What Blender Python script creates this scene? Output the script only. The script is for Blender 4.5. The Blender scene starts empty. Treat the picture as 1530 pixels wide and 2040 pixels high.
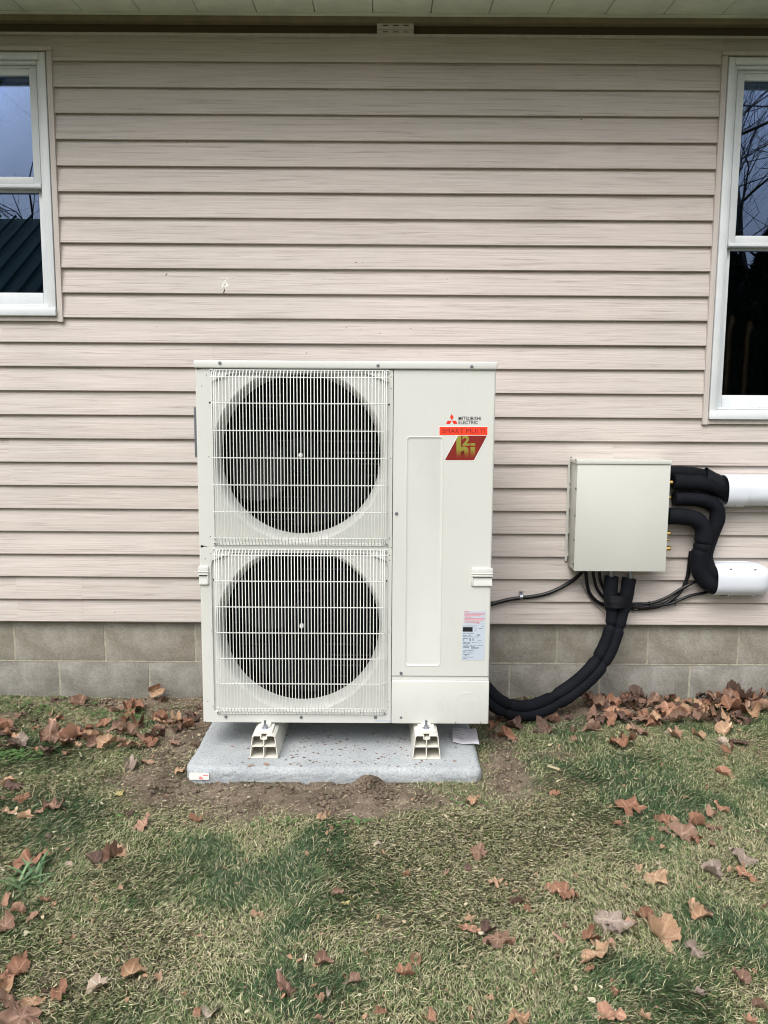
import bpy, bmesh, math, random
import numpy as np
from mathutils import Vector, Matrix, noise as mnoise
random.seed(7); RNG = np.random.default_rng(11)
S = bpy.context.scene; C = S.collection
R = math.radians
# ------------------------------------------------------------------ camera
H = 1.26; FPX = 1540.0; PITCH = R(7.0); ROLL = 0.0058
_F = np.array([0, math.cos(PITCH), -math.sin(PITCH)])
_r0 = np.array([1.0, 0, 0]); _u0 = np.array([0, math.sin(PITCH), math.cos(PITCH)])
_Rt = math.cos(ROLL)*_r0 + math.sin(ROLL)*_u0
_Up = -math.sin(ROLL)*_r0 + math.cos(ROLL)*_u0
cam = bpy.data.cameras.new('camera'); camo = bpy.data.objects.new('camera', cam); C.objects.link(camo)
cam.sensor_fit = 'VERTICAL'; cam.sensor_height = 36; cam.lens = 36*FPX/2040; cam.clip_start = .05; cam.clip_end = 500
m = Matrix.Identity(4)
for i in range(3):
    m[i][0] = _Rt[i]; m[i][1] = _Up[i]; m[i][2] = -_F[i]
m[2][3] = H
camo.matrix_world = m; S.camera = camo
# ------------------------------------------------------------------ sky, sun, exposure
W = bpy.data.worlds.new('World'); S.world = W; W.use_nodes = True
nt = W.node_tree; nt.nodes.clear()
o_ = nt.nodes.new('ShaderNodeOutputWorld'); bg = nt.nodes.new('ShaderNodeBackground')
sky = nt.nodes.new('ShaderNodeTexSky'); sky.sky_type = 'NISHITA'; sky.sun_disc = False
SUN_EL, SUN_AZ = R(52), R(203)      # azimuth clockwise from +Y (the wall side): behind and a little left of the camera
sky.sun_elevation = SUN_EL; sky.sun_rotation = SUN_AZ; sky.air_density = 1.6; sky.dust_density = 4; sky.ozone_density = 2
hs = nt.nodes.new('ShaderNodeHueSaturation'); hs.inputs['Saturation'].default_value = .30
cl = nt.nodes.new('ShaderNodeTexNoise'); cl.inputs['Scale'].default_value = 3.2; cl.inputs['Detail'].default_value = 5
tc = nt.nodes.new('ShaderNodeTexCoord'); nt.links.new(tc.outputs['Generated'], cl.inputs['Vector'])
cr = nt.nodes.new('ShaderNodeMapRange'); cr.inputs['From Min'].default_value = .35; cr.inputs['From Max'].default_value = .68
cr.inputs['To Min'].default_value = .78; cr.inputs['To Max'].default_value = 1.35
nt.links.new(cl.outputs['Fac'], cr.inputs['Value'])
ml = nt.nodes.new('ShaderNodeVectorMath'); ml.operation = 'SCALE'
nt.links.new(sky.outputs[0], hs.inputs['Color']); nt.links.new(hs.outputs[0], ml.inputs[0]); nt.links.new(cr.outputs[0], ml.inputs['Scale'])
nt.links.new(ml.outputs[0], bg.inputs[0]); bg.inputs[1].default_value = .135; nt.links.new(bg.outputs[0], o_.inputs[0])
sl = bpy.data.lights.new('sun', 'SUN'); sl.energy = 1.5; sl.angle = R(42); sl.color = (1, .97, .92)
so = bpy.data.objects.new('sun', sl); C.objects.link(so)
sd = Vector((math.sin(SUN_AZ)*math.cos(SUN_EL), math.cos(SUN_AZ)*math.cos(SUN_EL), math.sin(SUN_EL)))
so.rotation_euler = sd.to_track_quat('Z', 'Y').to_euler(); so.location = (0, -3, 8)
S.view_settings.view_transform = 'Standard'; S.view_settings.look = 'None'; S.view_settings.gamma = 1
S.view_settings.use_curve_mapping = False; S.view_settings.exposure = 0.63
S.render.engine = 'CYCLES'; S.cycles.max_bounces = 8; S.cycles.use_denoising = True; S.cycles.pixel_filter_type = 'BLACKMAN_HARRIS'; S.cycles.filter_width = 1.05

# ------------------------------------------------------------------ measuring helpers
def ray(px, py):
    return _F + (px-765)/FPX*_Rt - (py-1020)/FPX*_Up
def P(px, py, Y):                      # point of the plane Y seen at photograph pixel px, py
    d = ray(px, py); t = Y/d[1]
    return Vector((d[0]*t, Y, H+d[2]*t))
def G(px, py, z=0.0):                  # point of the level z
    d = ray(px, py); t = (z-H)/d[2]
    return Vector((d[0]*t, d[1]*t, z))

# ------------------------------------------------------------------ object helpers
def link(name, me, parent=None, mat=None):
    o = bpy.data.objects.new(name, me); C.objects.link(o)
    if mat is not None and me is not None and len(me.materials) == 0:
        me.materials.append(mat)
    if parent is not None: o.parent = parent
    return o
def tag(o, label=None, cat=None, group=None, kind=None):
    if label: o['label'] = label
    if cat: o['category'] = cat
    if group: o['group'] = group
    if kind: o['kind'] = kind
    return o
def empty(name, loc=(0, 0, 0)):
    o = bpy.data.objects.new(name, None); C.objects.link(o); o.location = loc; o.empty_display_size = .05
    return o
class MB:
    def __init__(s): s.v = []; s.f = []
    def add(s, vs, fs):
        n = len(s.v); s.v += [tuple(v) for v in vs]; s.f += [tuple(i+n for i in f) for f in fs]; return s
    def box(s, x0, x1, y0, y1, z0, z1):
        return s.add([(x0,y0,z0),(x1,y0,z0),(x1,y1,z0),(x0,y1,z0),(x0,y0,z1),(x1,y0,z1),(x1,y1,z1),(x0,y1,z1)],
            [(0,3,2,1),(4,5,6,7),(0,1,5,4),(1,2,6,5),(2,3,7,6),(3,0,4,7)])
    def rbox(s, x0, x1, y0, y1, z0, z1, b=.004, seg=2, cond=None):
        bm = bmesh.new(); bmesh.ops.create_cube(bm, size=1)
        for v in bm.verts:
            v.co = Vector(((x0+x1)/2+v.co.x*(x1-x0), (y0+y1)/2+v.co.y*(y1-y0), (z0+z1)/2+v.co.z*(z1-z0)))
        eds = [e for e in bm.edges if cond is None or cond(e)]
        bmesh.ops.bevel(bm, geom=eds, offset=b, segments=seg, affect='EDGES', profile=.5)
        bm.verts.index_update()
        s.add([v.co[:] for v in bm.verts], [[v.index for v in f.verts] for f in bm.faces]); bm.free(); return s
    def prism(s, poly, y0, y1):         # poly: (x, z) counter-clockwise seen from -Y, extruded from y0 (front) to y1
        n = len(poly)
        vs = [(x, y0, z) for x, z in poly] + [(x, y1, z) for x, z in poly]
        fs = [tuple(range(n)), tuple(range(2*n-1, n-1, -1))] + [(i, i+n, (i+1) % n+n, (i+1) % n) for i in range(n)]
        return s.add(vs, fs)
    def tube(s, pts, r, n=8, cap=True, flat=None):
        pts = [Vector(p) for p in pts]; k = len(pts)
        rr = r if hasattr(r, '__len__') else [r]*k
        vs = []; ref = None
        for i, p in enumerate(pts):
            t = (pts[min(i+1, k-1)]-pts[max(i-1, 0)]).normalized()
            if ref is None:
                ref = Vector((0, 0, 1)) if abs(t.z) < .9 else Vector((0, 1, 0))
            a = (ref - t*ref.dot(t)).normalized(); ref = a; b = t.cross(a)
            for j in range(n):
                th = 2*math.pi*j/n
                vs.append(p + a*(math.cos(th)*rr[i]) + b*(math.sin(th)*rr[i]))
        fs = []
        for i in range(k-1):
            for j in range(n):
                fs.append((i*n+j, i*n+(j+1) % n, (i+1)*n+(j+1) % n, (i+1)*n+j))
        if cap:
            fs.append(tuple(range(n-1, -1, -1))); fs.append(tuple(range((k-1)*n, k*n)))
        return s.add(vs, fs)
    def lathe(s, prof, c, axis='Y', n=32, cap0=False, cap1=False):   # prof: (r, t) along the axis
        vs = []
        for r, t in prof:
            for j in range(n):
                th = 2*math.pi*j/n; a, b = math.cos(th)*r, math.sin(th)*r
                vs.append((c[0]+a, c[1]+t, c[2]+b) if axis == 'Y' else ((c[0]+a, c[1]+b, c[2]+t) if axis == 'Z' else (c[0]+t, c[1]+a, c[2]+b)))
        fs = [(i*n+j, i*n+(j+1) % n, (i+1)*n+(j+1) % n, (i+1)*n+j) for i in range(len(prof)-1) for j in range(n)]
        if cap0: fs.append(tuple(range(n-1, -1, -1)))
        if cap1: fs.append(tuple(range((len(prof)-1)*n, len(prof)*n)))
        return s.add(vs, fs)
    def mesh(s, name, mat=None, smooth=None):
        me = bpy.data.meshes.new(name); me.from_pydata(s.v, [], s.f); me.validate()
        bm = bmesh.new(); bm.from_mesh(me); bmesh.ops.recalc_face_normals(bm, faces=bm.faces); bm.to_mesh(me); bm.free()
        if smooth:
            me.polygons.foreach_set('use_smooth', [True]*len(me.polygons)); me.set_sharp_from_angle(angle=R(smooth))
        if mat: me.materials.append(mat)
        return me
    def build(s, name, mat, parent=None, smooth=None):
        return link(name, s.mesh(name, mat, smooth), parent)
def smooth_path(pts, n=8):             # Catmull-Rom
    pts = [Vector(p) for p in pts]; out = []
    q = [pts[0]*2-pts[1]]+pts+[pts[-1]*2-pts[-2]]
    for i in range(1, len(q)-2):
        for k in range(n):
            t = k/n; a, b, c, d = q[i-1], q[i], q[i+1], q[i+2]
            out.append(.5*((2*b)+(c-a)*t+(2*a-5*b+4*c-d)*t*t+(3*b-a-3*c+d)*t**3))
    out.append(pts[-1]); return out

# ------------------------------------------------------------------ material helpers
class MT:
    def __init__(s, name, rough=.5, metal=0, spec=.5):
        s.m = bpy.data.materials.new(name); s.m.use_nodes = True; s.t = s.m.node_tree; s.N = s.t.nodes; s.L = s.t.links
        s.b = s.N['Principled BSDF']; s.b.inputs['Roughness'].default_value = rough; s.b.inputs['Metallic'].default_value = metal
        s.b.inputs['Specular IOR Level'].default_value = spec; s.tc = s.N.new('ShaderNodeTexCoord')
    def map(s, scale=(1, 1, 1), src='Object', rnd=False, rot=(0, 0, 0)):
        mp = s.N.new('ShaderNodeMapping'); mp.inputs['Scale'].default_value = scale; mp.inputs['Rotation'].default_value = rot
        s.L.new(s.tc.outputs[src], mp.inputs[0])
        if rnd:
            oi = s.N.new('ShaderNodeObjectInfo'); mu = s.N.new('ShaderNodeMath'); mu.operation = 'MULTIPLY'; mu.inputs[1].default_value = 37.0
            s.L.new(oi.outputs['Random'], mu.inputs[0]); cb = s.N.new('ShaderNodeCombineXYZ')
            s.L.new(mu.outputs[0], cb.inputs[0]); s.L.new(mu.outputs[0], cb.inputs[2]); s.L.new(cb.outputs[0], mp.inputs['Location'])
        return mp.outputs[0]
    def noise(s, vec, scale, detail=4, rough=.55, dist=0):
        n = s.N.new('ShaderNodeTexNoise'); n.inputs['Scale'].default_value = scale; n.inputs['Detail'].default_value = detail
        n.inputs['Roughness'].default_value = rough; n.inputs['Distortion'].default_value = dist
        s.L.new(vec, n.inputs['Vector']); return n.outputs['Fac']
    def ramp(s, fac, stops):
        r = s.N.new('ShaderNodeValToRGB'); e = r.color_ramp.elements
        while len(e) < len(stops): e.new(.5)
        for i, (p, c) in enumerate(stops):
            e[i].position = p; e[i].color = (*c, 1) if len(c) == 3 else c
        s.L.new(fac, r.inputs[0]); return r.outputs[0]
    def mix(s, fac, a, b, mode='MIX'):
        x = s.N.new('ShaderNodeMix'); x.data_type = 'RGBA'; x.blend_type = mode
        if isinstance(fac, (int, float)): x.inputs[0].default_value = fac
        else: s.L.new(fac, x.inputs[0])
        for v, k in ((a, 6), (b, 7)):
            if isinstance(v, tuple): x.inputs[k].default_value = (*v[:3], 1)
            else: s.L.new(v, x.inputs[k])
        return x.outputs[2]
    def col(s, c):
        if isinstance(c, tuple): s.b.inputs['Base Color'].default_value = (*c[:3], 1)
        else: s.L.new(c, s.b.inputs['Base Color'])
        return s
    def bump(s, h, dist=.001, strength=1):
        b = s.N.new('ShaderNodeBump'); b.inputs['Distance'].default_value = dist; b.inputs['Strength'].default_value = strength
        s.L.new(h, b.inputs['Height']); s.L.new(b.outputs[0], s.b.inputs['Normal']); return s
    def math(s, op, a, b):
        n = s.N.new('ShaderNodeMath'); n.operation = op
        for i, v in enumerate((a, b)):
            if isinstance(v, (int, float)): n.inputs[i].default_value = v
            else: s.L.new(v, n.inputs[i])
        return n.outputs[0]
def plain(name, c, rough=.5, metal=0, spec=.5, var=.06, sc=18, bump=0):
    t = MT(name, rough, metal, spec); v = t.map()
    n = t.noise(v, sc, 5)
    lo = tuple(max(0, x*(1-var)) for x in c); hi = tuple(x*(1+var) for x in c)
    t.col(t.ramp(n, [(.3, lo), (.7, hi)]))
    if bump: t.bump(t.noise(v, sc*12, 3), bump)
    return t.m
# siding: vinyl with an embossed, slightly printed wood grain running along the board
t = MT('siding_vinyl', .55, spec=.3)
v = t.map((3.2, 30, 150), rnd=True); g1 = t.noise(v, 1.0, 5, .6, .5)
v2 = t.map((2.2, 10, 110), rnd=True); g2 = t.noise(v2, 1.0, 4, .6, 1.6)
v3 = t.map((1, 1, 1)); g3 = t.noise(v3, 1.3, 4, .6)
v4 = t.map((.3, 5, 14), rnd=True); g4 = t.noise(v4, 1.0, 3, .5, .5)
a = t.ramp(g1, [(.28, (.38, .335, .314)), (.42, (.535, .480, .450)), (.70, (.615, .559, .529))])
b = t.ramp(g2, [(.27, (.55, .52, .52)), (.38, (.87, .86, .86)), (.45, (1, 1, 1))])
a = t.mix(.75, a, b, 'MULTIPLY'); a = t.mix(.6, a, t.ramp(g3, [(.35, (.88, .90, .88)), (.65, (1.03, 1.0, .99))]), 'MULTIPLY')
a = t.mix(.4, a, t.ramp(g4, [(.35, (.88, .86, .85)), (.6, (1, 1, 1))]), 'MULTIPLY')
t.col(a); t.bump(t.math('ADD', g1, g2), .0018, .6); M_SID = t.m
t = MT('siding_trim', .5, spec=.35); v = t.map((40, 40, 3)); t.col(t.ramp(t.noise(v, 1, 4), [(.3, (.47, .42, .39)), (.7, (.56, .51, .48))])); M_TRIM = t.m
t = MT('window_vinyl', .35, spec=.4); v = t.map(); n1 = t.noise(v, 9, 5)
t.col(t.ramp(n1, [(.3, (.62, .65, .67)), (.7, (.70, .725, .74))])); M_WIN = t.m
def blockmat(name, c0, c1, stain):
    t = MT(name, .9, spec=.2); v = t.map(); vr = t.map(rnd=True)
    n1 = t.noise(v, 7, 7, .72); n2 = t.noise(vr, 110, 5, .75); n3 = t.noise(v, 3.4, 7, .75, .5)
    c = t.ramp(n1, [(.32, c0), (.66, c1)])
    c = t.mix(.5, c, t.ramp(n2, [(.36, (.55, .55, .55)), (.52, (1, 1, 1)), (.74, (1.25, 1.25, 1.22))]), 'MULTIPLY')
    c = t.mix(.6, c, t.ramp(n3, [(.38, stain), (.52, (1, 1, 1))]), 'MULTIPLY')
    t.col(c); h = t.math('ADD', t.math('MULTIPLY', n2, .6), n1); t.bump(h, .004, .8); return t.m
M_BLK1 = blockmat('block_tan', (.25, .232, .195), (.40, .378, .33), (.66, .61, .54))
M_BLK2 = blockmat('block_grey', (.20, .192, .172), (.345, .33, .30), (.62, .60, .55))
t = MT('mortar', .95, spec=.15); v = t.map(); n = t.noise(v, 40, 5, .7); t.col(t.ramp(n, [(.3, (.27, .25, .20)), (.7, (.42, .395, .32))])); t.bump(n, .003); M_MORT = t.m
# painted metal of the heat pump: warm white with a fine orange peel
t = MT('ivory_paint', .42, spec=.4); v = t.map(); n = t.noise(v, 2.5, 3); f = t.noise(v, 900, 2)
d = t.noise(t.map((1, 1, .5)), 14, 6, .7)
c = t.ramp(n, [(.3, (.585, .592, .562)), (.7, (.620, .626, .596))]); c = t.mix(.25, c, t.ramp(d, [(.30, (.82, .80, .76)), (.42, (1, 1, 1))]), 'MULTIPLY')
t.col(c); t.bump(f, .0002, .35); M_IV = t.m
M_WIRE = plain('guard_coating', (.70, .71, .68), .35, var=.03)
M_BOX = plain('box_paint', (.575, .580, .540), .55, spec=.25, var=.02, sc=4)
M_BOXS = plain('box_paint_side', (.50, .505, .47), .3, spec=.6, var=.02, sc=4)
M_BLACK = plain('black_void', (.003, .003, .0035), .9, spec=.1)
M_FAN = plain('fan_plastic', (.0025, .003, .005), .5, spec=.12)
M_COIL = plain('coil_fins', (.006, .007, .010), .6)
M_TUBE = plain('coil_tube', (.05, .055, .075), .4, .5)
M_ZINC = plain('zinc', (.42, .45, .52), .35, .9)
M_DZINC = plain('dull_steel', (.22, .23, .26), .4, .8)
M_BRASS = plain('brass', (.62, .40, .13), .3, 1)
t = MT('foam_insulation', .8, spec=.16); v = t.map(); n = t.noise(v, 160, 4); n2 = t.noise(v, 9, 4)
t.col(t.ramp(n2, [(.3, (.0035, .0042, .0065)), (.7, (.0075, .009, .0135))])); t.bump(t.math('ADD', t.math('MULTIPLY', n, .3), n2), .003, .6); M_FOAM = t.m
t = MT('pipe_tape', .5, spec=.2); v = t.map(); n = t.noise(v, 25, 4); t.col((.005, .0055, .008)); t.bump(n, .006, .7); M_TAPE = t.m
M_CABLE = plain('black_conduit', (.006, .0065, .009), .3, spec=.4)
t = MT('duct_plastic', .3, spec=.5); v = t.map(); t.col(t.ramp(t.noise(v, 6, 4), [(.3, (.63, .66, .73)), (.7, (.68, .71, .77))])); M_DUCT = t.m
M_RAIL = plain('rail_plastic', (.72, .70, .63), .45, var=.04)
M_RED = plain('logo_red', (.72, .025, .012), .4); M_ORED = plain('banner_red', (.84, .045, .016), .4, var=.02)
M_MAR = plain('panel_maroon', (.20, .009, .005), .4, var=.04)
t = MT('logo_gold', .4); v = t.map(); sp = t.N.new('ShaderNodeSeparateXYZ'); t.L.new(t.tc.outputs['Generated'], sp.inputs[0])
t.col(t.ramp(sp.outputs[1], [(.0, (.20, .012, .006)), (.16, (.22, .06, .010)), (.42, (.25, .235, .03)), (1, (.27, .26, .035))])); M_GOLD = t.m
M_INK = plain('ink_black', (.012, .012, .014), .45); M_DRED = plain('banner_lettering', (.16, .012, .010), .4)
M_WHITE = plain('decal_white', (.80, .81, .78), .4, var=.01)
M_LAB = plain('label_silver', (.50, .56, .64), .35, var=.03); M_PINK = plain('label_red_print', (.70, .25, .28), .5)
M_GREYINK = plain('label_grey_print', (.10, .12, .16), .5)
M_PAPER = plain('paper', (.60, .58, .64), .7, var=.08, sc=30)
t = MT('concrete_pad', .9, spec=.2); v = t.map(); n1 = t.noise(v, 5, 6, .6); n2 = t.noise(v, 130, 4, .7); n3 = t.noise(v, 32, 6, .7)
c = t.ramp(n1, [(.3, (.33, .355, .375)), (.7, (.46, .485, .50))])
c = t.mix(.55, c, t.ramp(n2, [(.33, (.5, .5, .5)), (.5, (1, 1, 1)), (.75, (1.25, 1.25, 1.25))]), 'MULTIPLY')
c = t.mix(t.ramp(n3, [(.62, (0, 0, 0)), (.72, (.7, .7, .7))]), c, (.16, .12, .085)); t.col(c)
t.bump(t.math('ADD', n2, t.math('MULTIPLY', n3, .9)), .004, .9); M_PAD = t.m
t = MT('soil', .95, spec=.15); v = t.map(); n1 = t.noise(v, 9, 7, .65); n2 = t.noise(v, 120, 5, .7)
c = t.ramp(n1, [(.28, (.11, .083, .062)), (.55, (.22, .17, .13)), (.78, (.33, .265, .205))])
c = t.mix(.6, c, t.ramp(n2, [(.3, (.45, .45, .45)), (.52, (1, 1, 1)), (.8, (1.4, 1.35, 1.3))]), 'MULTIPLY'); t.col(c)
t.bump(t.math('ADD', n2, n1), .010, .9); M_SOIL = t.m
def attr_mat(name, rough=.6, spec=.25, mottle=None, trans=0, attr='col'):
    t = MT(name, rough, spec=spec); a = t.N.new('ShaderNodeAttribute'); a.attribute_name = attr
    c = a.outputs['Color']
    if mottle:
        n = t.noise(t.map(rnd=True), mottle, 5, .7); c = t.mix(.75, c, t.ramp(n, [(.3, (.55, .52, .5)), (.55, (1, 1, 1)), (.8, (1.25, 1.22, 1.2))]), 'MULTIPLY')
        t.bump(n, .002, .7)
    t.col(c)
    return t.m
M_GRASS = attr_mat('grass_blades', .55, .3)
# glass: partly mirror, partly clear
t = MT('window_glass'); t.N.remove(t.b); gl = t.N.new('ShaderNodeBsdfGlossy'); gl.inputs['Roughness'].default_value = .0
tr = t.N.new('ShaderNodeBsdfTransparent'); tr.inputs[0].default_value = (.86, .9, .9, 1)
lw = t.N.new('ShaderNodeFresnel'); lw.inputs[0].default_value = 1.9; mx = t.N.new('ShaderNodeMixShader')
gl.inputs['Color'].default_value = (.50, .64, 1, 1)
t.L.new(t.math('MULTIPLY', lw.outputs[0], 1.05), mx.inputs[0]); t.L.new(tr.outputs[0], mx.inputs[1]); t.L.new(gl.outputs[0], mx.inputs[2])
t.L.new(mx.outputs[0], t.N['Material Output'].inputs[0]); M_GLASS = t.m
M_SHADE = plain('soffit_paint', (.66, .71, .60), .6, var=.12, sc=9)
M_FASC = plain('fascia_brown', (.085, .060, .036), .6); M_EAVE = plain('eave_channel_shaded', (.24, .19, .13), .6, var=.15); M_ROOM = plain('room_dark', (.035, .034, .036), .9)  # eave channel: beige trim with the eave's shade put into its colour
M_CURT = plain('curtain_cloth', (.30, .36, .46), .9, var=.1, sc=40); M_WOOD = plain('chair_wood', (.11, .050, .018), .4)

# value noise in the plane
def vnoise(x, y, seed=0, octs=4):
    x = np.asarray(x, float); y = np.asarray(y, float); out = np.zeros_like(x); amp = 1; tot = 0
    for o in range(octs):
        r = np.random.default_rng(seed*17+o).random((128, 128)); xs = x*2**o+31.7*o; ys = y*2**o+12.3*o
        xi = np.floor(xs).astype(int); yi = np.floor(ys).astype(int); fx = xs-xi; fy = ys-yi
        fx = fx*fx*(3-2*fx); fy = fy*fy*(3-2*fy)
        g = lambda a, b: r[a % 128, b % 128]
        out += amp*((g(xi, yi)*(1-fx)+g(xi+1, yi)*fx)*(1-fy)+(g(xi, yi+1)*(1-fx)+g(xi+1, yi+1)*fx)*fy); tot += amp; amp *= .5
    return out/tot
def ell(lst, x, y, base=0.0):        # soft ellipses given where they lie on the ground
    out = np.full(np.shape(x), base, float)
    for px, py, rx, ry, s in lst:
        c = G(px, py); ex = abs(G(px+rx, py).x-c.x); ey = abs(G(px, py-ry).y-G(px, py+ry).y)/2
        out += s*np.exp(-(((x-c.x)/ex)**2+((y-c.y)/ey)**2)*1.2)
    return out
DIRT = [(600,1590,290,26,1.2),(640,1562,330,16,.9),(480,1625,120,22,.6),(310,1580,70,40,.6),(350,1480,60,60,1.0),(255,1550,60,30,.4),(1005,1520,45,55,1.1),(1100,1505,50,22,.7),
        (200,1398,200,10,.7),(860,1592,120,16,.7),(1150,1413,220,12,.9),(700,1400,400,60,1.5),(30,1425,60,12,.5),(1330,1436,220,12,.5),(700,1615,90,18,.7)]
LUSH = [(580,1730,190,60,1),(240,1810,110,60,.8),(1330,1590,150,55,1.2),(1240,1530,170,34,.9),(100,1640,130,55,.8),(1480,1870,90,70,.9),
        (900,1930,150,45,.6),(1350,1960,160,60,.9),(470,1790,110,50,.6),(330,2010,200,50,.8),(640,2000,160,50,.5),(130,1500,150,22,.7),(800,1830,80,40,.5),(1200,1430,260,22,.6)]
STRAW = [(1490,1690,80,60,1.3),(380,1900,120,50,.8),(120,1870,110,45,1.0),(740,1880,130,45,.9),(1060,1640,130,50,.8),(1000,1760,140,60,.7),
         (560,1650,260,22,.9),(1060,1860,110,50,.6),(1150,1720,120,60,.5),(1480,1500,120,60,.5),(860,1700,120,50,.5),(340,1640,100,40,.6)]
def bare(x, y): return np.clip(ell(DIRT, x, y)+(vnoise(x*5+9, y*5, 3)-.5)*.9, 0, 1.4)
def gz(x, y):                          # ground height
    x = np.asarray(x, float); y = np.asarray(y, float)
    d = np.clip(ell(DIRT, x, y), 0, 1)
    z = (vnoise(x*1.6+5, y*1.6+3, 1, 3)-.5)*.030+(vnoise(x*9, y*9, 2, 3)-.5)*.012*(1+1.6*d)
    # the clump of turned soil at the pad's front edge
    for px, py, w, hh in ((735, 1580, .075, .062), (455, 1575, .05, .020), (620, 1585, .10, .014), (560, 1572, .05, .020)):
        c = G(px, py); z = z+hh*np.exp(-(((x-c.x)/w)**2+((y-c.y)/(w*.55))**2))
    z = z-.012*np.exp(-((y-2.5)/.18)**2)*(np.abs(x+.17) < .6)
    return z*np.exp(-np.maximum(0, np.abs(y-2)-3)**2*.2)
def gz1(x, y): return float(gz(np.array([x]), np.array([y]))[0])

# ================================================================== GROUND
xs = np.concatenate([-np.geomspace(60, 3.0, 14), np.linspace(-2.9, 2.9, 340), np.geomspace(3.0, 60, 14)])
ys = np.concatenate([-np.geomspace(60, .5, 14), np.linspace(.6, 3.6, 200), [4.2, 6, 12]])
X, Y = np.meshgrid(xs, ys); Z = gz(X, Y)
Z = Z+np.where((np.abs(X) < 3) & (Y > .5) & (Y < 3.7), (vnoise(X*26, Y*26, 5, 4)-.5)*.034*np.clip(bare(X, Y), 0, 1), 0)
inpad = (X > -.68) & (X < .34) & (Y > 2.60); Z = np.where(inpad, np.minimum(Z, -.01), Z)
nx, ny = len(xs), len(ys)
me = bpy.data.meshes.new('ground')
idx = np.arange(nx*ny).reshape(ny, nx); q = np.stack([idx[:-1, :-1], idx[:-1, 1:], idx[1:, 1:], idx[1:, :-1]], -1).reshape(-1, 4)
me.vertices.add(nx*ny); me.vertices.foreach_set('co', np.stack([X, Y, Z], -1).reshape(-1))
me.loops.add(q.size); me.loops.foreach_set('vertex_index', q.reshape(-1)); me.polygons.add(len(q))
me.polygons.foreach_set('loop_start', np.arange(len(q))*4); me.polygons.foreach_set('loop_total', np.full(len(q), 4)); me.update()
me.polygons.foreach_set('use_smooth', [True]*len(q))
far = ((np.abs(X) > 2.6) | (Y < 1.0)).astype(float).reshape(-1)
at = me.attributes.new('lawn', 'FLOAT', 'POINT'); at.data.foreach_set('value', far)
at = me.attributes.new('thatch', 'FLOAT', 'POINT'); at.data.foreach_set('value', np.clip(1.15-1.7*bare(X, Y), 0, 1).reshape(-1))  # darkens the ground colour under the grass, giving dark gaps between blades
t = MT('ground_soil_and_lawn', .95, spec=.15); v = t.map(); n1 = t.noise(v, 9, 7, .65); n2 = t.noise(v, 120, 5, .7)
c = t.ramp(n1, [(.28, (.10, .076, .056)), (.55, (.21, .165, .125)), (.78, (.32, .26, .205))])
c = t.mix(.6, c, t.ramp(n2, [(.3, (.45, .45, .45)), (.52, (1, 1, 1)), (.8, (1.4, 1.35, 1.3))]), 'MULTIPLY')
an = t.N.new('ShaderNodeAttribute'); an.attribute_name = 'lawn'
lw_ = t.ramp(t.noise(v, 3, 6, .7), [(.3, (.045, .060, .028)), (.7, (.15, .14, .075))]); 
ad = t.N.new('ShaderNodeAttribute'); ad.attribute_name = 'thatch'
c = t.mix(ad.outputs['Fac'], c, t.ramp(n2, [(.3, (.022, .024, .013)), (.7, (.075, .068, .040))])); t.col(t.mix(an.outputs['Fac'], c, lw_))
t.bump(t.math('ADD', n2, n1), .010, .9); me.materials.append(t.m)
tag(link('ground', me), kind='structure')

# ================================================================== HOUSE
WALL = 3.35
house = tag(empty('house', (0, WALL, 0)), 'tan vinyl-sided house on a concrete block foundation behind the heat pump', 'house')
def hp(mb, name, mat, parent=None, smooth=None, off=True):        # a part of the house, meshes given in world coordinates
    o = mb.build(name, mat, parent or house, smooth)
    if off: o.matrix_parent_inverse = Matrix.Translation((0, -WALL, 0))
    return o
X0, X1 = -5.0, 5.0
# course bottoms measured up the wall (z of each butt edge)
ypx = [122,173,225,277,330,381,432.5,484,533.5,583.5,633,681.9,730,778,826,873.2,920.4,967.2,1013,1058.6,1103.4,1148,1193,1238]
xpx = [115]*11+[0]*13
zb = [P(x, y, WALL-.016).z for x, y in zip(xpx, ypx)]
k = np.arange(len(zb)); fit = np.polyval(np.polyfit(k, zb, 2), k); zb = [.5*a+.5*b for a, b in zip(zb, fit)]
ztop = P(765, 71, WALL-.014).z
# windows: outer edge of the beige channel (x0, x1, z0, z1)
wl = dict(x1=(P(104,110,WALL-.01).x+P(128,640,WALL-.01).x)/2, z1=P(60,104,WALL-.01).z, z0=P(60,641,WALL-.01).z, rail=(P(40,355,WALL+.01).z, P(40,374,WALL+.01).z))
wl['x0'] = wl['x1']-1.00
wr = dict(x0=(P(1436,120,WALL-.01).x+P(1398,845,WALL-.01).x)/2, z1=P(1480,114,WALL-.01).z, z0=P(1480,846,WALL-.01).z, rail=(P(1500,465,WALL+.01).z, P(1500,491,WALL+.01).z))
wr['x1'] = wr['x0']+1.00
holes = [(w['x0']+.006, w['x1']-.006, w['z0']+.006, w['z1']-.006) for w in (wl, wr)]
def prof(zb_, zt_):                    # clapboard profile from the butt edge up: (y, z)
    h = zt_-zb_; o = WALL
    p = [(o+.010, zb_+.016), (o-.0110, zb_+.0012), (o-.0145, zb_+.0008), (o-.0162, zb_+.0028), (o-.0160, zb_+.0065)]
    for k in range(1, 6):
        f = k/5; p.append((o-.0160+.0165*f-.0010*math.sin(math.pi*f), zb_+.0065+(h-.0045)*f))
    return p
def clip(p, a, b):
    out = []
    for i, (y, z) in enumerate(p):
        if i:
            y0, z0 = p[i-1]
            for lim in ((a, b) if z > z0 else (b, a)):
                if (z0-lim)*(z-lim) < 0: out.append((y0+(y-y0)*(lim-z0)/(z-z0), lim))
        if a <= z <= b: out.append((y, z))
    return out
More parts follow.
